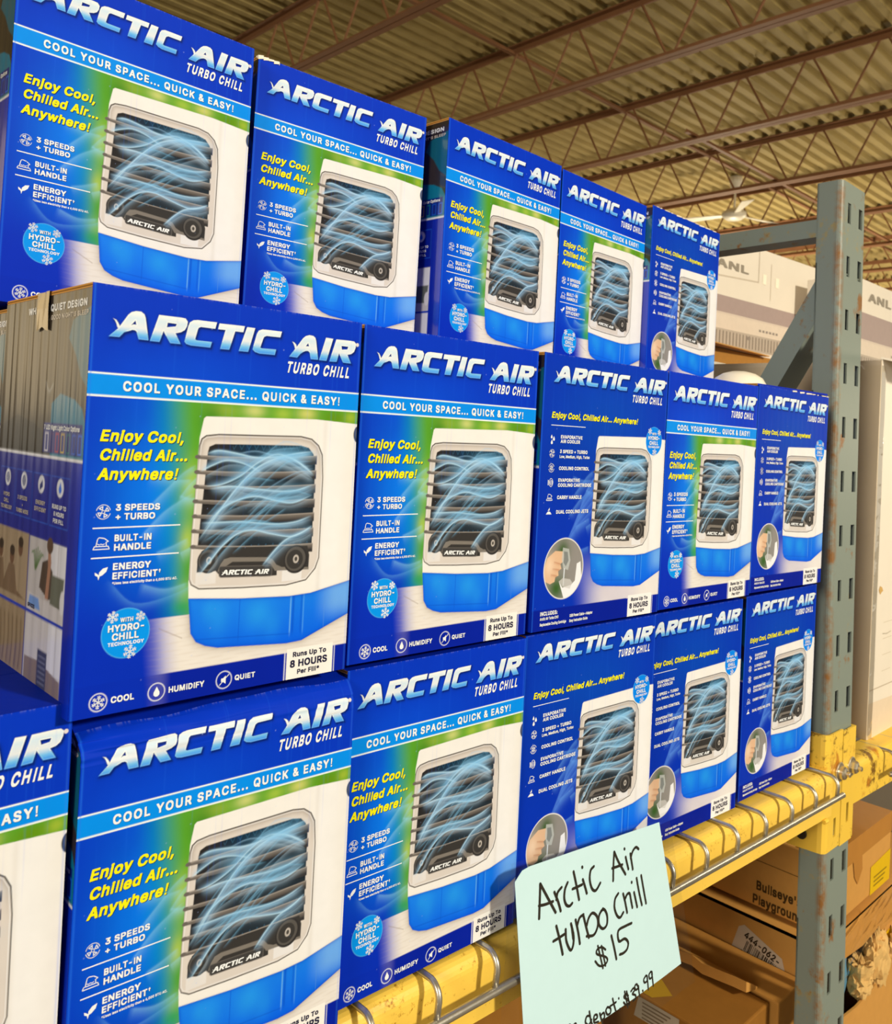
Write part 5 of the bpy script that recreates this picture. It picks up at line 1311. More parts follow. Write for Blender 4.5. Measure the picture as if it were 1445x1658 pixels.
def tape_mesh():
    mb = MB()
    w = .024
    yc = D_ / 2
    t = .0003
    rnd = random.Random(2)
    L0 = [(W_ + .0004, H_ - .045), (W_ + .0004, H_ + .0002), (W_ * .5, H_ + .0004), (-.0005, H_ + .0002), (-.0012, H_ - .012), (-.0008, H_ - .027)]
    V, F = [], []
    for i, (x, z) in enumerate(L0):
        for k in range(5):
            V.append((x - (rnd.uniform(0, .0012) if i >= 3 else 0), yc + (k - 2) / 2 * w / 2, z + (rnd.uniform(-.002, .002) if i == 5 else 0)))
    for i in range(len(L0) - 1):
        for k in range(4):
            F.append((i * 5 + k, i * 5 + k + 1, (i + 1) * 5 + k + 1, (i + 1) * 5 + k))
    mb.add(V, F)
    return mb.build('tape_strip', [M_CLEAR_TAPE], obj=False)


ME = {'a': carton_mesh('a'), 'e': carton_mesh('e')}
FLAPS = (flap_mesh(True), flap_mesh(False))
TAPE = tape_mesh()


def lab_has(label, w):
    return w in label


def torn_edge(o, how):
    """pale torn paper along the top front edge"""
    rnd = random.Random(len(how))
    mb = MB()
    x, x1 = (.012, W_ - .01) if how == 'torn' else ((.10, W_) if how == 'loose' else (-.0005, .024))
    while x < x1:
        w = rnd.uniform(.004, .018) if how != 'corner' else .006
        h = rnd.uniform(.0006, .0022) if how != 'corner' else rnd.uniform(.002, .0045)
        y = rnd.uniform(.0004, .0012)
        e = min(x + w, x1)
        mb.hexa([(x, -y, H_ - h), (e, -y, H_ - h * .5), (e, .004, H_ - .0006), (x, .004, H_ - .0006), (x, -y * .6, H_ + .0004), (e, -y * .5, H_ + .0004 + h * .3), (e, .005, H_ + .0008), (x, .005, H_ + .0006)])
        x = e + (rnd.uniform(.001, .012) if how != 'corner' else 0)
    mb.build('torn_edge', M_WHITE, o)


def carton(kind, x, y, z, yaw, roll, label, group, crush=None):
    o = bpy.data.objects.new('air_cooler_carton', ME[kind])
    o.location = (x, y, z)
    o.rotation_euler = (0, -roll, yaw)
    COL.objects.link(o)
    for k, fm in enumerate(FLAPS):
        f = bpy.data.objects.new('top_flap', fm)
        link(f, o)
        if crush == 'loose' and k == 0:
            f.location = (0, 0, .002); f.rotation_euler = (0, -.012, 0)
    if not lab_has(label, 'cut off'):
        link(bpy.data.objects.new('tape_strip', TAPE), o)
    if crush in ('torn', 'loose', 'corner'):
        torn_edge(o, crush)
    if crush == 'crumpled':
        crumple(o)
    return tag(o, label, 'carton', group)


def crumple(o):
    """top edge of the carton crushed and rounded under load"""
    def move(me):
        n = len(me.vertices)
        co = np.empty(n * 3, np.float32)
        me.vertices.foreach_get('co', co)
        co = co.reshape(-1, 3)
        x, y, z = co[:, 0].copy(), co[:, 1].copy(), co[:, 2].copy()
        t = np.clip((z - .258) / .027, 0, 1)
        f = np.clip(1 - y / .03, 0, 1)
        wob = np.sin(x * 95 + z * 260) * .0006 + np.sin(x * 41 - z * 500) * .0009 + np.sin(z * 900 + x * 20) * .0006
        edge = np.exp(-x / .05)
        co[:, 1] = y + f * (t ** 2.2 * (.010 + .006 * edge) + wob * np.sqrt(t) * (.5 + edge))
        co[:, 2] = z - f * t ** 2 * (.0035 + .004 * edge) + f * t * wob * .8
        me.vertices.foreach_set('co', co.ravel())
        me.update()
    o.data = o.data.copy()
    move(o.data)
    for c in o.children:
        if c.name.startswith('top_flap') and c.data == FLAPS[0]:
            src = c.data
            mb2 = MB()
            for a in range(40):
                x0, x1 = W_ * a / 40, W_ * (a + 1) / 40
                for b in range(6):
                    y0, y1 = .0003 + (D_ / 2 - .001) * (b / 6) ** 2, .0003 + (D_ / 2 - .001) * ((b + 1) / 6) ** 2
                    mb2.box((x0, y0, H_ - FLAP + .0002), (x1, y1, H_), 0, BLUE)
            c.data = mb2.build('top_flap', [M_PRINT], obj=False)
            move(c.data)


GRP = 'blue air cooler cartons stacked on the rack'
PITCH_Z = H_ + .0029
TOP, MID, BOT = 2 * PITCH_Z, PITCH_Z, 0.0
BAND, PLAIN = 'a', 'e'
for kind, x, y, z, yaw, roll, lab, cr in (
    (BAND, -0.00466, 0.18787, TOP + 0.00022, 0.00904, -0.00435, 'blue cooler carton with light blue slogan band, first from the left in the top row', None),
    (BAND, 0.22906, 0.20284, TOP + 0.00079, -0.06103, -0.00780, 'blue cooler carton with slogan band and torn corner, second from left in top row', 'corner'),
    (BAND, 0.46707, 0.16542, TOP + -0.00110, 0.03042, 0.00034, 'blue cooler carton in the middle of the top row, its dark side panel showing', None),
    (BAND, 0.69147, 0.17275, TOP + -0.00375, 0.04116, -0.00247, 'blue cooler carton with slogan band, fourth from the left in the top row', None),
    (PLAIN, 0.91469, 0.17150, TOP + -0.00350, 0.02928, 0.00056, 'bandless blue cooler carton with round photo at the right end of the top row', 'torn'),
    (BAND, 0.00000, -0.00101, MID + 0.00161, -0.01157, 0.00593, 'large blue cooler carton with brown glossy side panel, left end of the middle row', None),
    (BAND, 0.22802, 0.00208, MID + 0.00318, -0.02482, 0.00083, 'blue cooler carton with slogan band, second from the left in the middle row', None),
    (PLAIN, 0.45655, -0.00517, MID + 0.00377, -0.03721, -0.00187, 'bandless blue cooler carton listing six features, centre of the middle row', None),
    (BAND, 0.68150, -0.01164, MID + 0.00413, -0.02173, -0.00599, 'blue cooler carton with slogan band, fourth in the middle row beside the rightmost one', None),
    (PLAIN, 0.90486, -0.01606, MID + 0.00489, -0.02519, -0.00813, 'bandless blue cooler carton with loose lid next to the upright, right end of middle row', 'loose'),
    (BAND, -0.21117, 0.01022, BOT + 0.01073, 0.00169, 0.01212, 'blue cooler carton cut off by the lower left picture edge, its top showing', None),
    (BAND, 0.01360, 0.00527, BOT + -0.00368, -0.03707, 0.00345, 'blue cooler carton with crumpled top edge under the big left carton, bottom row', 'crumpled'),
    (BAND, 0.23609, 0.00770, BOT + -0.00077, -0.03725, 0.00532, 'blue cooler carton with slogan band standing left of the mint price sign', None),
    (PLAIN, 0.46090, 0.00294, BOT + 0.00106, -0.06308, 0.00480, 'bandless blue cooler carton whose base is hidden behind the mint price sign', None),
    (PLAIN, 0.69196, 0.00961, BOT + -0.00428, -0.06624, 0.00936, 'bandless blue cooler carton right of the price sign, fourth in the bottom row', None),
    (PLAIN, 0.93315, 0.00103, BOT + -0.00276, -0.02748, 0.00080, 'bandless blue cooler carton on the yellow beam beside the upright, bottom right', None),
):
    carton(kind, x, y, z, yaw, roll, lab, GRP, cr)
# second rank, carrying the top row
for i in range(5):
    for z, nm in ((BOT - .002, 'bottom'), (MID - .0016, 'middle')):
        if i == 0 and nm == 'middle':
            lab = 'blue cooler carton whose side shows behind the left end of the middle row'
        else:
            lab = 'blue cooler carton in the second rank, hidden behind the front stack'
        carton(BAND, .008 + .2285 * i, .1845, z, 0, 0, lab, GRP if (i == 0 and nm == 'middle') else 'second rank of blue cooler cartons')
# packing shim lifting the leftmost bottom carton
mb = MB(); mb.box((-.205, .02, -.0022), (.006, .17, .0095))
tag(mb.build('cardboard_shim', M_KRAFT, bevel=.0008), 'flat piece of folded brown board under the lower left carton', 'board')

# ------------------------------------------------------------------ price sign
INK = [[(461.7, 49.4), (461.4, 39.7), (460.4, 16.7)], [(461.7, 49.4), (472.7, 32.6), (484.0, 15.4)], [(460.1, 29.1), (468.5, 27.7), (480.1, 27.2)], [(482.0, 35.7), (487.9, 24.1), (491.5, 14.5)], [(485.0, 27.5), (486.9, 33.8), (492.8, 37.2)], [(501.8, 39.3), (497.8, 33.6), (496.8, 25.1), (499.9, 17.9), (504.9, 15.3), (509.0, 16.9)], [(510.9, 47.4), (515.1, 33.5), (519.6, 17.1)], [(509.5, 30.7), (516.1, 30.6), (524.4, 30.7)], [(525.4, 35.5), (528.6, 28.2), (531.9, 19.7)], [(524.4, 48.4), (524.8, 47.5)], [(543.4, 43.5), (538.1, 40.9), (536.6, 32.2), (540.2, 22.1), (546.6, 18.2), (554.2, 23.7)], [(578.2, 48.7), (576.8, 35.0), (576.3, 19.2)], [(578.2, 48.7), (585.5, 36.6), (598.5, 19.4)], [(574.6, 32.7), (583.2, 31.9), (592.8, 31.2)], [(598.8, 37.6), (601.1, 30.8), (603.9, 23.2)], [(596.5, 47.0), (597.0, 46.2)], [(607.5, 38.6), (609.8, 29.7), (612.1, 20.6)], [(608.2, 33.6), (612.2, 40.0), (618.2, 42.5), (623.4, 39.0)], [(485.0, 2.1), (490.0, -12.6), (494.6, -28.4)], [(480.8, -11.3), (488.0, -10.7), (496.9, -9.7)], [(498.9, -5.6), (500.0, -17.2), (506.0, -28.0), (510.1, -25.6), (511.1, -15.9), (507.0, -2.6)], [(508.0, -4.8), (510.5, -18.2)], [(514.1, -1.1), (518.2, -14.5), (520.9, -26.8)], [(516.6, -7.6), (520.3, -1.2), (526.5, 0.3)], [(526.1, 0.1), (530.3, -12.1), (535.3, -25.6)], [(531.7, -22.9), (543.4, -25.5), (549.8, -18.6), (548.8, -9.1), (541.3, -2.8), (534.9, -5.9), (531.7, -12.6)], [(558.5, -3.8), (552.0, -8.9), (552.0, -18.0), (558.5, -24.3), (565.1, -22.3), (565.6, -13.2), (560.7, -5.4), (555.3, -5.3)], [(585.3, 3.4), (579.7, -0.5), (578.5, -9.4), (583.0, -18.8), (588.7, -22.6), (594.4, -19.1)], [(594.0, 0.5), (597.9, -10.1), (601.3, -21.7)], [(596.8, -7.1), (601.4, -2.5), (606.1, -3.2), (608.4, -10.7), (611.2, -19.7)], [(614.3, -4.4), (617.4, -13.5), (620.2, -21.9)], [(609.7, 7.9), (610.1, 7.1)], [(619.2, 9.2), (623.9, -7.3), (629.3, -22.7)], [(628.1, 9.4), (632.3, -5.7), (637.5, -23.6)], [(562.9, -47.0), (556.3, -42.2), (548.7, -42.1), (548.7, -46.7), (562.8, -54.2), (566.1, -59.2), (560.6, -61.9), (552.0, -59.4), (545.5, -52.6)], [(549.8, -38.6), (554.1, -51.1), (558.5, -64.3)], [(555.9, -40.7), (559.6, -53.0), (562.8, -63.3)], [(572.8, -36.0), (577.3, -48.7), (581.7, -63.2)], [(609.4, -35.4), (598.9, -34.7), (585.2, -35.2), (586.3, -46.5), (596.6, -47.3), (603.0, -53.5), (601.1, -59.6), (594.2, -61.4), (587.8, -60.6)], [(508.2, -103.6), (514.3, -102.3), (515.3, -107.7)], [(501.2, -102.0), (505.2, -99.9), (508.2, -104.8)], [(537.0, -103.7), (531.8, -102.3), (529.7, -107.2), (534.9, -111.8), (539.5, -108.5)], [(536.0, -98.9), (538.1, -108.0), (541.2, -114.9)], [(543.8, -110.8), (548.7, -110.2), (548.0, -106.8), (543.8, -106.4), (543.8, -112.8), (550.8, -114.9)], [(553.0, -107.4), (555.8, -115.0), (559.4, -124.1)], [(554.1, -110.4), (559.5, -109.3), (561.0, -114.4), (556.6, -115.9)], [(566.0, -106.1), (563.2, -108.8), (566.0, -113.8), (571.1, -113.9), (571.1, -109.3), (566.0, -106.1)], [(574.9, -101.0), (577.8, -109.3), (580.4, -115.8)], [(570.4, -107.1), (577.1, -107.1), (580.9, -106.8)], [(585.6, -104.7), (585.9, -105.3)], [(587.6, -116.4), (587.8, -117.0)], [(602.8, -108.9), (598.2, -105.2), (595.2, -107.4), (603.2, -113.8), (604.3, -117.5), (598.6, -116.6), (594.5, -112.4)], [(596.3, -101.9), (599.1, -110.8), (602.0, -120.6)], [(599.8, -103.1), (603.2, -112.4), (605.0, -119.1)], [(607.9, -106.2), (612.6, -104.6), (614.9, -107.5), (610.7, -109.9), (616.1, -113.3), (616.7, -116.9), (611.3, -117.5)], [(622.5, -108.3), (618.5, -102.7), (614.9, -104.1), (617.3, -108.4), (622.0, -108.1), (622.5, -110.3), (624.3, -117.8)], [(622.0, -106.1), (622.5, -108.3)], [(630.1, -113.8), (630.6, -114.6)], [(636.5, -100.5), (632.3, -103.1), (634.0, -107.1), (638.9, -106.9), (638.9, -102.1), (636.5, -100.5)], [(638.9, -102.8), (640.1, -108.7), (641.2, -117.3)], [(646.3, -100.0), (642.6, -102.1), (644.2, -106.8), (648.7, -106.4), (648.7, -101.5), (646.3, -100.0)], [(648.2, -102.7), (649.9, -109.6), (651.1, -117.2)]]


def sign_y(x, z):
    return -.034 + SK * (x - .5) + .06 * (z + .035) - .004 * max(0.0, 1 - ((x - .57) / .14) ** 2)


sign = empty('price_sign', (.57, sign_y(.57, 0), 0))
tag(sign, 'mint green paper price sign with black handwriting hanging on the yellow beam', 'price sign')
o0 = Vector(sign.location)


def sp(e):
    return lambda u, v: (u * 1e-3 - o0.x, sign_y(u * 1e-3, v * 1e-3) - e - o0.y, v * 1e-3 - o0.z)


mb = MB()
NX, NZ = 24, 14
def edge(u, v):
    """paper outline: u, v in 0..1"""
    xl, xr = .4272 + (.4432 - .4272) * (1 - v), .6657 + (.7117 - .6657) * (1 - v)
    top = .0704 + (.0566 - .0704) * u + .002 * math.sin(u * math.pi)
    if u < .07: top -= .010 * (1 - u / .07) ** 2
    bot = -.1160
    return xl + (xr - xl) * u, bot + (top - bot) * v
V = []
for e in (0, .0003):
    for j in range(NZ + 1):
        for i in range(NX + 1):
            x, z = edge(i / NX, j / NZ)
            V.append((x - o0.x, sign_y(x, z) + e - o0.y, z - o0.z))
w = NX + 1
n = w * (NZ + 1)
F = []
for j in range(NZ):
    for i in range(NX):
        k = j * w + i
        F.append((k, k + 1, k + w + 1, k + w))
        F.append((n + k, n + k + w, n + k + w + 1, n + k + 1))
mb.add(V, F)
paper = mb.build('paper', M_PAPER, sign, smooth=True)
mb = MB()
for st in INK:
    q = smooth_line(st, 4) if len(st) > 2 else [np.array(p, float) for p in st]
    big = 3.0 if np.mean([p[1] for p in st]) > -50 else 2.3
    ribbon(mb, [tuple(p) for p in q], big, sp(.0003), 0)
mb.build('handwriting', M_INK, paper)
# clear sleeve hung behind the paper
mb = MB()
q = [(.404, -.150), (.745, -.150), (.690, .062), (.424, .078)]
V = []
for j in range(9):
    for i in range(13):
        u, v = i / 12, j / 8
        x = (q[0][0] * (1 - u) + q[1][0] * u) * (1 - v) + (q[3][0] * (1 - u) + q[2][0] * u) * v
        z = (q[0][1] * (1 - u) + q[1][1] * u) * (1 - v) + (q[3][1] * (1 - u) + q[2][1] * u) * v
        V.append((x - o0.x, sign_y(x, z) + .0022 + .0006 * math.sin(9 * u + 5 * v) - o0.y, z - o0.z))
mb.add(V, [(j * 13 + i, j * 13 + i + 1, (j + 1) * 13 + i + 1, (j + 1) * 13 + i) for j in range(8) for i in range(12)])
mb.build('clear_sleeve', M_FILM, sign, smooth=True)

# ------------------------------------------------------------------ next bay and things behind the upright
def carton_box(name, a, b, mat, label, cat='carton', group=None, bevel=.003):
    c = ((a[0] + b[0]) / 2, (a[1] + b[1]) / 2, a[2])
    r = empty(name, c)
    m = MB(); m.box(tuple(p - q for p, q in zip(a, c)), tuple(p - q for p, q in zip(b, c)))
    m.build('carton_body', mat, r, bevel=bevel)
    tag(r, label, cat, group)
    return r, c


def at_front(c, y, e=.0006):
    return lambda u, v: (u - c[0], y - e - c[1], v - c[2])


def at_side(c, x, e=.0006):
    """flank facing -x; u is minus y"""
    return lambda u, v: (x - e - c[0], -u - c[1], v - c[2])


INK_GREY = L(120, 112, 104)


def hood_print(r, c, Y, x0, x1, ztop, zb0, zb1, tx, tz, th, tw):
    """printed picture of a cooker hood with its name plate"""
    m = MB()
    f1, f2, f3 = at_front(c, Y, .0006), at_front(c, Y, .0010), at_front(c, Y, .0014)
    rect = lambda pl, a, b, cc, d, col: m.add([pl(a, b), pl(cc, b), pl(cc, d), pl(a, d)], [(0, 1, 2, 3)], 0, col)
    lettering(m, 'ANL', tx, tz, tw, th, 0, L(150, 142, 130), f3)
    rect(f1, x0, zb0, x1, zb1, L(170, 152, 150))
    rect(f1, x0, zb0 - .006, x1, zb0, L(214, 200, 188))
    rect(f1, x0, zb0 - .05, x1, zb0 - .006, L(222, 208, 194))
    # slanting underside with filters
    rect(f1, x0 + .02, zb0 - .102, x1, zb0 - .05, L(186, 174, 162))
    k = x0 + .035
    while k < x1 - .03:
        rect(f2, k, zb0 - .096, k + .006, zb0 - .056, L(140, 128, 118))
        k += .019
    for xx in (x0 + .05, x0 + .26):
        m.poly([[(xx + .012 * math.cos(t * .5), zb0 - .064 + .006 * math.sin(t * .5)) for t in range(13)]], f3, 0, L(150, 140, 132))
    for i in range(6):
        rect(f3, x0 + .32 + i * .021, zb0 - .036, x0 + .332 + i * .021, zb0 - .029, L(150, 140, 134))
    return m


# support stack and two white hood cartons
r, c = carton_box('storage_carton', (1.70, .66, -.0242), (3.15, 1.02, .776), M_KRAFT, 'brown open carton under the white hood cartons, its flap just visible', 'carton')
m = MB(); m.hexa([(1.72 - c[0], .60 - c[1], .776 - c[2]), (2.32 - c[0], .64 - c[1], .776 - c[2]), (2.32 - c[0], .70 - c[1], .780 - c[2]), (1.72 - c[0], .70 - c[1], .780 - c[2]), (1.72 - c[0], .60 - c[1], .779 - c[2]), (2.32 - c[0], .64 - c[1], .779 - c[2]), (2.32 - c[0], .70 - c[1], .783 - c[2]), (1.72 - c[0], .70 - c[1], .783 - c[2])])
m.build('open_flap', M_KRAFT2, r)

r, c = carton_box('hood_carton', (2.045, .70, .784), (3.10, 1.02, 1.128), M_WHITE, 'white cooker hood carton between the blue boxes and the upright', 'carton', 'white cooker hood cartons')
r.rotation_euler = (0, 0, -.06)
m = hood_print(r, c, 0.70, 2.075, 3.06, 1.128, .900, .950, 2.134, 1.034, .024, .19)
f2 = at_front(c, .70, .0010)
ribbon(m, [(2.38, 1.125), (2.38, 1.02), (2.08, 1.004)], .004, f2, 0, L(206, 194, 178))
for xx in (2.405, 2.485):
    m.add([f2(xx, 1.018), f2(xx + .022, 1.018), f2(xx + .022, 1.05), f2(xx, 1.05)], [(0, 1, 2, 3)], 0, L(255, 246, 228))
m.add([f2(2.455, .972), f2(2.458, .972), f2(2.458, 1.09), f2(2.455, 1.09)], [(0, 1, 2, 3)], 0, L(218, 206, 190))
m.build('printed_picture', M_PRINT_FLAT, r)
r2, c2 = carton_box('hood_carton', (2.60, .50, .62), (3.60, .655, 1.060), M_WHITE, 'white cooker hood carton to the right of the upright', 'carton', 'white cooker hood cartons')
m = hood_print(r2, c2, .50, 2.62, 3.58, 1.06, .866, .952, 2.71, .994, .027, .215)
m.build('printed_picture', M_PRINT_FLAT, r2)
r3, c3 = carton_box('storage_carton', (2.30, .46, -.0242), (3.60, .655, .618), M_GREYWRAP, 'grey wrapped carton beneath the right hood carton', 'carton')

# grey bin with dark lid
b = empty('storage_bin', (1.8, .5, -.0242))
tag(b, 'grey plastic bin with black lid behind the diagonal brace', 'bin')
m = MB(); m.hexa([(-.23, -.09, 0), (.23, -.09, 0), (.23, .09, 0), (-.23, .09, 0), (-.245, -.10, .690), (.275, -.10, .690), (.275, .11, .690), (-.245, .11, .690)])
m.build('bin_body', M_GREY, b, bevel=.006)
m = MB(); m.hexa([(-.255, -.108, .690), (.285, -.108, .690), (.285, .118, .690), (-.255, .118, .690), (-.245, -.10, .698), (.275, -.10, .730), (.275, .10, .730), (-.245, .10, .698)])
m.build('lid', M_BLACK, b, bevel=.003)

# white domed lid lying on the middle row
m = MB(); m.lathe([(.042, 0), (.044, .004), (.042, .012), (.036, .022), (.025, .029), (.012, .0325), (.003, .033)], 36)
dome = m.build('domed_lid', M_WHITE_PL, smooth=True)
dome.location = (1.060, .092, .5785)
tag(dome, 'white domed plastic lid lying on the middle row near the upright', 'lid')

# tall white carton right of the upright, wrapped, top left open
t = empty('tall_carton', (1.70, .18, -.0242))
tag(t, 'tall white carton with open top flaps and stretch wrap right of the upright', 'carton')
c = t.location
ZT = .6975
def tl(a, b_):
    return tuple(p - q for p, q in zip(a, c)), tuple(p - q for p, q in zip(b_, c))
m = MB()
m.box(*tl((1.442, .010, -.0242), (1.97, .014, .667)))
m.box(*tl((1.438, .010, -.0242), (1.442, .36, .664)), 1)
m.box(*tl((1.442, .356, -.0242), (1.97, .36, .667)))
m.box(*tl((1.966, .014, -.0242), (1.97, .356, .667)))
m.box(*tl((1.442, .014, -.0242), (1.966, .356, -.023)))
m.build('carton_wall', [M_WHITE, M_GREYWRAP], t)
m = MB()
m.box(*tl((1.4435, .0155, .56), (1.9645, .3545, .57)))
m.build('dark_interior', M_BLACK, t)  # black slab stands in for the shade inside the open top
m = MB()
q = [(1.442, .012, .667), (1.97, .012, .667), (1.97, -.060, .640), (1.47, -.052, .652)]
m.hexa([tuple(Vector(p) - c) for p in q] + [tuple(Vector(p) - c + Vector((0, .001, .004))) for p in q])
m.build('front_flap', M_WHITE, t)
m = MB()
q = [(1.442, .36, .667), (1.97, .36, .667), (1.97, .374, .676), (1.442, .374, .676)]
m.hexa([tuple(Vector(p) - c) for p in q] + [tuple(Vector(p) - c + Vector((0, .004, 0))) for p in q])
m.build('back_flap', M_WHITE, t)
m = MB()
f = at_front(c, .010, .0006)
m.add([f(1.442, .062), f(1.97, .058), f(1.97, .0595), f(1.442, .0640)], [(0, 1, 2, 3)], 0, L(190, 176, 158))
m.add([f(1.442, -.0270), f(1.97, -.0242), f(1.97, .036), f(1.60, .034), (f(1.442, .040))], [(0, 1, 2, 3, 4)], 0, L(226, 208, 186))
m.poly([[(1.470, .243), (1.476, .250), (1.486, .247), (1.492, .240), (1.484, .238), (1.478, .234)]], f, 0, L(206, 168, 104))
ribbon(m, [(1.50, .16), (1.52, .158), (1.54, .16)], .002, f, 0, L(196, 186, 170))
for kz in (.20, .17, .14, .11):
    m.add([f(1.50, kz - .02), f(1.545, kz - .02), f(1.545, kz - .019), f(1.50, kz - .019)], [(0, 1, 2, 3)], 0, L(206, 194, 176))
m.build('printed_marks', M_PRINT_FLAT, t)
m = MB()
V, F = [], []
NZ2 = 24
prf = [(1.46, .0085), (1.443, .0082), (1.4365, .012), (1.4345, .10), (1.4335, .22), (1.4365, .364)]
rnd = random.Random(5)
for j in range(NZ2 + 1):
    z = -.0238 + (.655 + .0238) * j / NZ2
    for (x, y) in prf:
        V.append((x + rnd.uniform(-.0012, 0) - c.x, y - c.y, z - c.z))
for j in range(NZ2):
    for i in range(len(prf) - 1):
        k = j * len(prf) + i
        F.append((k, k + 1, k + len(prf) + 1, k + len(prf)))
m.add(V, F)
m.build('stretch_wrap', M_WRAP, t, smooth=True)

# ------------------------------------------------------------------ cartons under the shelf
def quad(m, pl, p, col=(1, 1, 1), mat=0):
    m.add([pl(*q) for q in p], [tuple(range(len(p)))], mat, col)


# upper brown carton of the next bay (its flank carries the printed words)
r, c = carton_box('storage_carton', (1.335, .03, -.346), (1.652, .55, -.214), M_KRAFT2, 'brown carton with printed words and yellow label, taped, right under the next bay beam', 'carton', 'brown cartons below the shelf')
m = MB()
s = at_side(c, 1.335, .0008)
lettering(m, "Bullseye's", -.154, -.315, .084, .0165, 0, L(74, 52, 22), s)
lettering(m, 'Playground', -.160, -.341, .094, .0165, 0, L(74, 52, 22), s)
quad(m, at_side(c, 1.335, .0005), [(-.55, -.262), (-.03, -.264), (-.03, -.2625), (-.55, -.2605)], L(116, 82, 36))
f = at_front(c, .03, .0008)
quad(m, f, [(1.545, -.345), (1.648, -.345), (1.65, -.286), (1.545, -.292)], L(222, 182, 16))
for i, zz in enumerate((-.318, -.326, -.334)):
    quad(m, at_front(c, .03, .0011), [(1.562, zz), (1.63 - i * .008, zz), (1.63 - i * .008, zz + .003), (1.562, zz + .003)], L(150, 122, 20))
m.build('printed_label', M_PRINT_FLAT, r)
m = MB()
m.hexa([tuple(Vector(p) - Vector(c)) for p in ((1.337, .0285, -.256), (1.65, .0285, -.252), (1.65, .0298, -.252), (1.337, .0298, -.256), (1.337, .0285, -.2128), (1.65, .0285, -.2128), (1.65, .10, -.2128), (1.337, .085, -.2128))])
m.build('sealing_tape', M_TAPE, r)
m = MB(); quad(m, at_front(c, .03, .0014), [(1.452, -.250), (1.496, -.252), (1.500, -.280), (1.478, -.302), (1.462, -.285)]); m.build('tape_patch', M_TAPE, r)

# lower brown carton of the next bay, torn open with packing paper and a blue bag showing
r = empty('torn_carton', (1.60, .28, FLOOR_Z))
c = Vector(r.location)
tag(r, 'brown carton torn open at the front with packing paper bursting out, lower right', 'carton', 'brown cartons below the shelf')
m = MB()
ZB = -.352
hx0, hx1, hz0, hz1 = 1.345, 1.60, -.512, -.392
fy = .022
P3 = lambda x, y, z: (x - c.x, y - c.y, z - c.z)
out_ = [(1.305, FLOOR_Z), (1.90, FLOOR_Z), (1.90, ZB), (1.305, ZB)]
holep = [(1.345, -.505), (1.40, -.512), (1.48, -.522), (1.555, -.522), (1.615, -.514), (1.630, -.47), (1.605, -.43), (1.57, -.412), (1.50, -.418), (1.42, -.410), (1.345, -.404)]
for yy in (fy, fy + .004):
    m.poly([out_, holep], lambda u, v, yy=yy: P3(u, yy, v))
for (p, q) in zip(holep, holep[1:] + holep[:1]):
    m.add([P3(p[0], fy, p[1]), P3(q[0], fy, q[1]), P3(q[0], fy + .004, q[1]), P3(p[0], fy + .004, p[1])], [(0, 1, 2, 3)])
m.box(P3(1.305, fy, FLOOR_Z), P3(1.309, .54, ZB))
m.box(P3(1.896, fy, FLOOR_Z), P3(1.90, .54, ZB))
m.box(P3(1.305, .536, FLOOR_Z), P3(1.90, .54, ZB))
m.box(P3(1.305, fy, ZB - .004), P3(1.90, .54, ZB))
m.box(P3(1.305, fy, FLOOR_Z), P3(1.90, .54, FLOOR_Z + .004))
m.build('carton_body', M_KRAFT2, r)
m = MB()
f = lambda u, v: P3(u, fy - .0008, v)
f2 = lambda u, v: P3(u, fy - .0012, v)
quad(m, f, [(1.628, -.505), (1.76, -.50), (1.76, -.43), (1.618, -.436)], L(228, 186, 8))
lettering(m, "Bullseye's", 1.574, -.464, .080, .013, 0, L(70, 60, 20), f2)
quad(m, f, [(1.36, FLOOR_Z + .2), (1.40, FLOOR_Z + .2), (1.44, -.545), (1.40, -.55)], L(226, 190, 60))
sd = lambda u, v: (1.305 - .0008 - c.x, -u - c.y, v - c.z)
sd2 = lambda u, v: (1.305 - .0012 - c.x, -u - c.y, v - c.z)
m.build('yellow_label', M_PRINT_FLAT, r)
m = MB()
# barcode sticker on the flank, tilted
def stick(u, v):
    ca, sa = math.cos(-.33), math.sin(-.33)
    return sd2(-.166 + (u * ca - v * sa), -.373 + (u * sa + v * ca))
quad(m, lambda u, v: (lambda p: (p[0] + .0003, p[1], p[2]))(stick(u, v)), [(0, -.058), (.088, -.058), (.104, -.03), (.082, 0), (.006, .004), (-.002, -.006)], L(206, 190, 172))
lettering(m, '444-062-', .012, -.016, .070, .0125, .1, L(52, 36, 22), stick)
rnd = random.Random(7)
u = .020
while u < .078:
    wd = rnd.choice((.0008, .0014, .0022))
    quad(m, stick, [(u, -.038), (u + wd, -.038), (u + wd, -.018), (u, -.018)], L(58, 42, 28))
    u += wd + rnd.choice((.0009, .0014, .002))
lettering(m, '67582645', .014, -.049, .062, .0085, 0, L(52, 36, 22), stick)
for i in range(4):
    quad(m, stick, [(.008, -.053 - i * .0022), (.04 + .01 * (i % 2), -.053 - i * .0022), (.04 + .01 * (i % 2), -.0522 - i * .0022), (.008, -.0522 - i * .0022)], L(120, 100, 84))
m.build('barcode_label', M_PRINT_FLAT, r)
# torn tape film over the lid edge
m = MB()
rnd = random.Random(9)
V, F = [], []
for j in range(8):
    for i in range(12):
        x = 1.36 + i * .026
        z = ZB + .004 - j * .009 - .020 * max(0, 1 - i / 5) + .004 * i / 11
        V.append(P3(x, fy - .003 - abs(rnd.gauss(0, .0035)) - .001 * j, z))
for j in range(7):
    for i in range(11):
        k = j * 12 + i
        F.append((k + 12, k + 13, k + 1, k))
m.add(V, F)
m.build('torn_tape', M_WRAP, r)

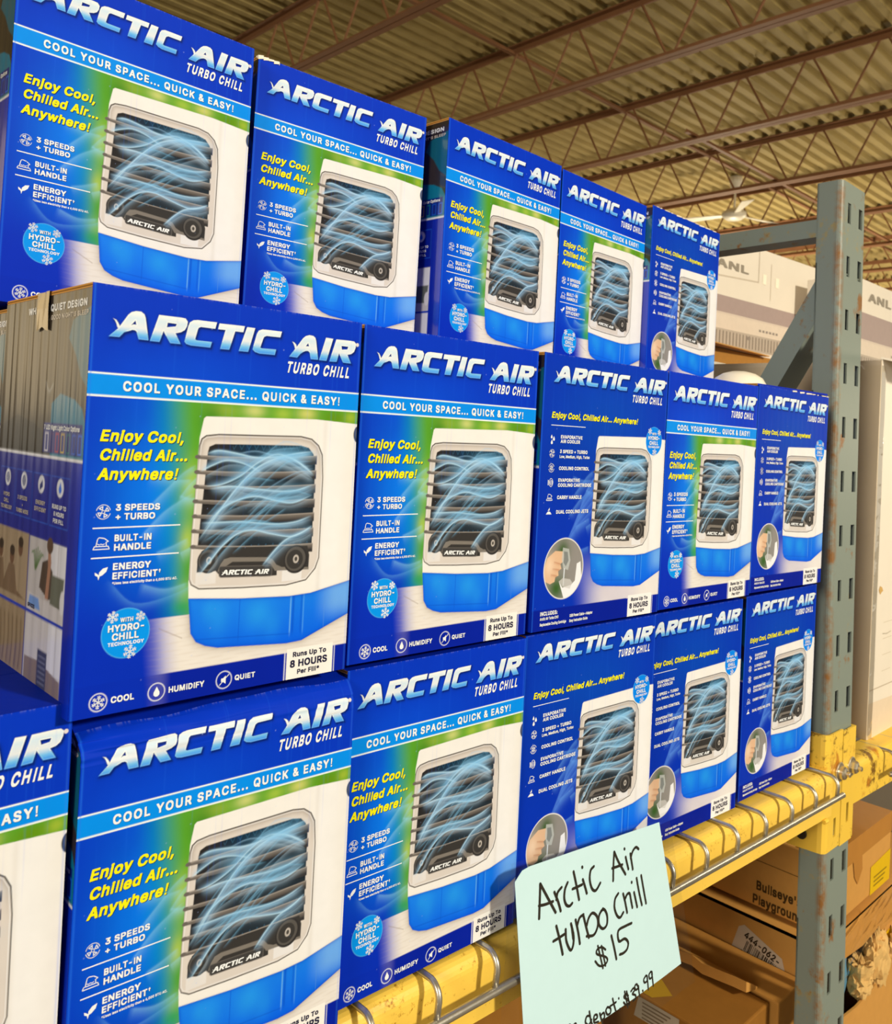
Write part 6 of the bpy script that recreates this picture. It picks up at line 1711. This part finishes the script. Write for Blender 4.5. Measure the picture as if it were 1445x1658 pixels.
# crumpled packing paper (one wad) and the blue bag
def wad(seed, cx, cy, cz, rx, ry, rz):
    rnd = np.random.RandomState(seed)
    m = MB()
    n1, n2 = 26, 18
    V = []
    ks = [(rnd.uniform(2, 9), rnd.uniform(2, 9), rnd.uniform(0, 6), rnd.uniform(0, 6)) for _ in range(9)]
    for j in range(n2 + 1):
        th = math.pi * j / n2
        for i in range(n1):
            ph = 2 * math.pi * i / n1
            d = 1 + sum(.10 * abs(math.sin(a * ph / 2 + p + b * th)) * math.sin(b * th + q) for a, b, p, q in ks[:6]) + rnd.uniform(-.16, .16)
            V.append((cx + rx * d * math.sin(th) * math.cos(ph), cy + ry * d * math.sin(th) * math.sin(ph), cz + rz * d * math.cos(th)))
    F = [(j * n1 + i, j * n1 + (i + 1) % n1, (j + 1) * n1 + (i + 1) % n1, (j + 1) * n1 + i) for j in range(n2) for i in range(n1)]
    m.add(V, [f[::-1] for f in F])
    return m


o = wad(3, 0, 0, 0, .030, .022, .036).build('packing_paper', M_PACK)
o.location = (1.526, .034, -.492)
tag(o, 'crumpled tan packing paper wad at the bottom of the torn hole beside the blue bag', 'packing paper', 'crumpled packing paper')
o = wad(5, 0, 0, 0, .040, .020, .056).build('packing_paper', M_PACK)
o.location = (1.585, .026, -.472); o.rotation_euler = (0, -.35, 0)
tag(o, 'largest crumpled tan packing paper wad bursting out of the torn carton', 'packing paper', 'crumpled packing paper')
o = wad(8, 0, 0, 0, .026, .016, .030).build('packing_paper', M_PACK)
o.location = (1.640, .006, -.462)
tag(o, 'small crumpled packing paper scrap beside the yellow label of the torn carton', 'packing paper', 'crumpled packing paper')
bag = empty('snack_bag', (1.440, .056, -.467))
tag(bag, 'shiny blue printed bag visible inside the torn carton behind the post', 'bag')
m = MB()
n1, n2 = 14, 16
V = []
for sgn in (-1, 1):
    for j in range(n2 + 1):
        for i in range(n1 + 1):
            u, v = i / n1 * 2 - 1, j / n2 * 2 - 1
            V.append((u * .055, sgn * .020 * math.sqrt(max(0, 1 - u * u)) * math.sqrt(max(0, 1 - v * v)) + .0015 * math.sin(9 * u + 7 * v), v * .075))
w = n1 + 1
k0 = w * (n2 + 1)
F = []
for j in range(n2):
    for i in range(n1):
        k = j * w + i
        F.append((k, k + 1, k + w + 1, k + w)); F.append((k0 + k, k0 + k + w, k0 + k + w + 1, k0 + k + 1))
m.add(V, F)
m.build('bag_body', M_BAG, bag, smooth=True)
m = MB()
for j in range(6):
    zz = -.06 + j * .02
    m.add([(-.04 + .006 * (j % 2), -.0215, zz), (-.012, -.0225, zz), (-.012, -.0225, zz + .009), (-.04 + .006 * (j % 2), -.0215, zz + .012)], [(0, 1, 2, 3)])
m.build('printed_patch', M_YLABEL, bag)

# open carton of this bay behind the post
r, c = carton_box('storage_carton', (1.205, .048, FLOOR_Z), (1.300, .62, -.4145), M_KRAFT, 'brown carton with bent open flap below the shelf, left of the lower post', 'carton', 'brown cartons below the shelf')
m = MB()
pts0 = [(.235, -.388), (.185, -.381), (.165, -.386), (.110, -.380), (.086, -.3785)]
V, F = [], []
for (y, z) in pts0:
    V += [(1.205 - c[0], y - c[1], -.4110 - c[2]), (1.166 - c[0], y - c[1], z - .0215 - c[2]), (1.166 - c[0], y - c[1], z - .004 - c[2]), (1.2065 - c[0], y - c[1], -.4065 - c[2])]
for i in range(len(pts0) - 1):
    for k in range(4):
        F.append((i * 4 + k, i * 4 + (k + 1) % 4, i * 4 + 4 + (k + 1) % 4, i * 4 + 4 + k))
F += [(3, 2, 1, 0), tuple(len(pts0) * 4 - 4 + k for k in range(4))]
m.add(V, F)
m.build('open_flap', M_KRAFT2, r)
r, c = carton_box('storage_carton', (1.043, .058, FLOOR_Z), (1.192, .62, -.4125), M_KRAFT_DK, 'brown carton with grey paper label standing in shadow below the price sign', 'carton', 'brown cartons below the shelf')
m = MB()
s1 = at_side(c, 1.043, .0008)
quad(m, s1, [(-.217, -.450), (-.135, -.450), (-.135, -.416), (-.210, -.416)], L(178, 166, 148))
for i in range(5):
    quad(m, at_side(c, 1.043, .0012), [(-.202, -.4235 - i * .006), (-.15 - .006 * (i % 3), -.4235 - i * .006), (-.15 - .006 * (i % 3), -.421 - i * .006), (-.202, -.421 - i * .006)], L(120, 104, 84))
m.build('printed_label', M_PRINT_FLAT, r)
m = MB()
tp = lambda u, v: (u - c[0], v - c[1], -.4125 + .0006 - c[2])
quad(m, tp, [(1.05, .19), (1.08, .17), (1.115, .22), (1.10, .27), (1.05, .28)], L(188, 148, 30))
lettering(m, '18', 1.085, .225, .018, .014, 0, L(92, 68, 24), lambda u, v: (u - c[0], v - c[1], -.4125 + .001 - c[2]))
m.build('yellow_label', M_PRINT_FLAT, r)

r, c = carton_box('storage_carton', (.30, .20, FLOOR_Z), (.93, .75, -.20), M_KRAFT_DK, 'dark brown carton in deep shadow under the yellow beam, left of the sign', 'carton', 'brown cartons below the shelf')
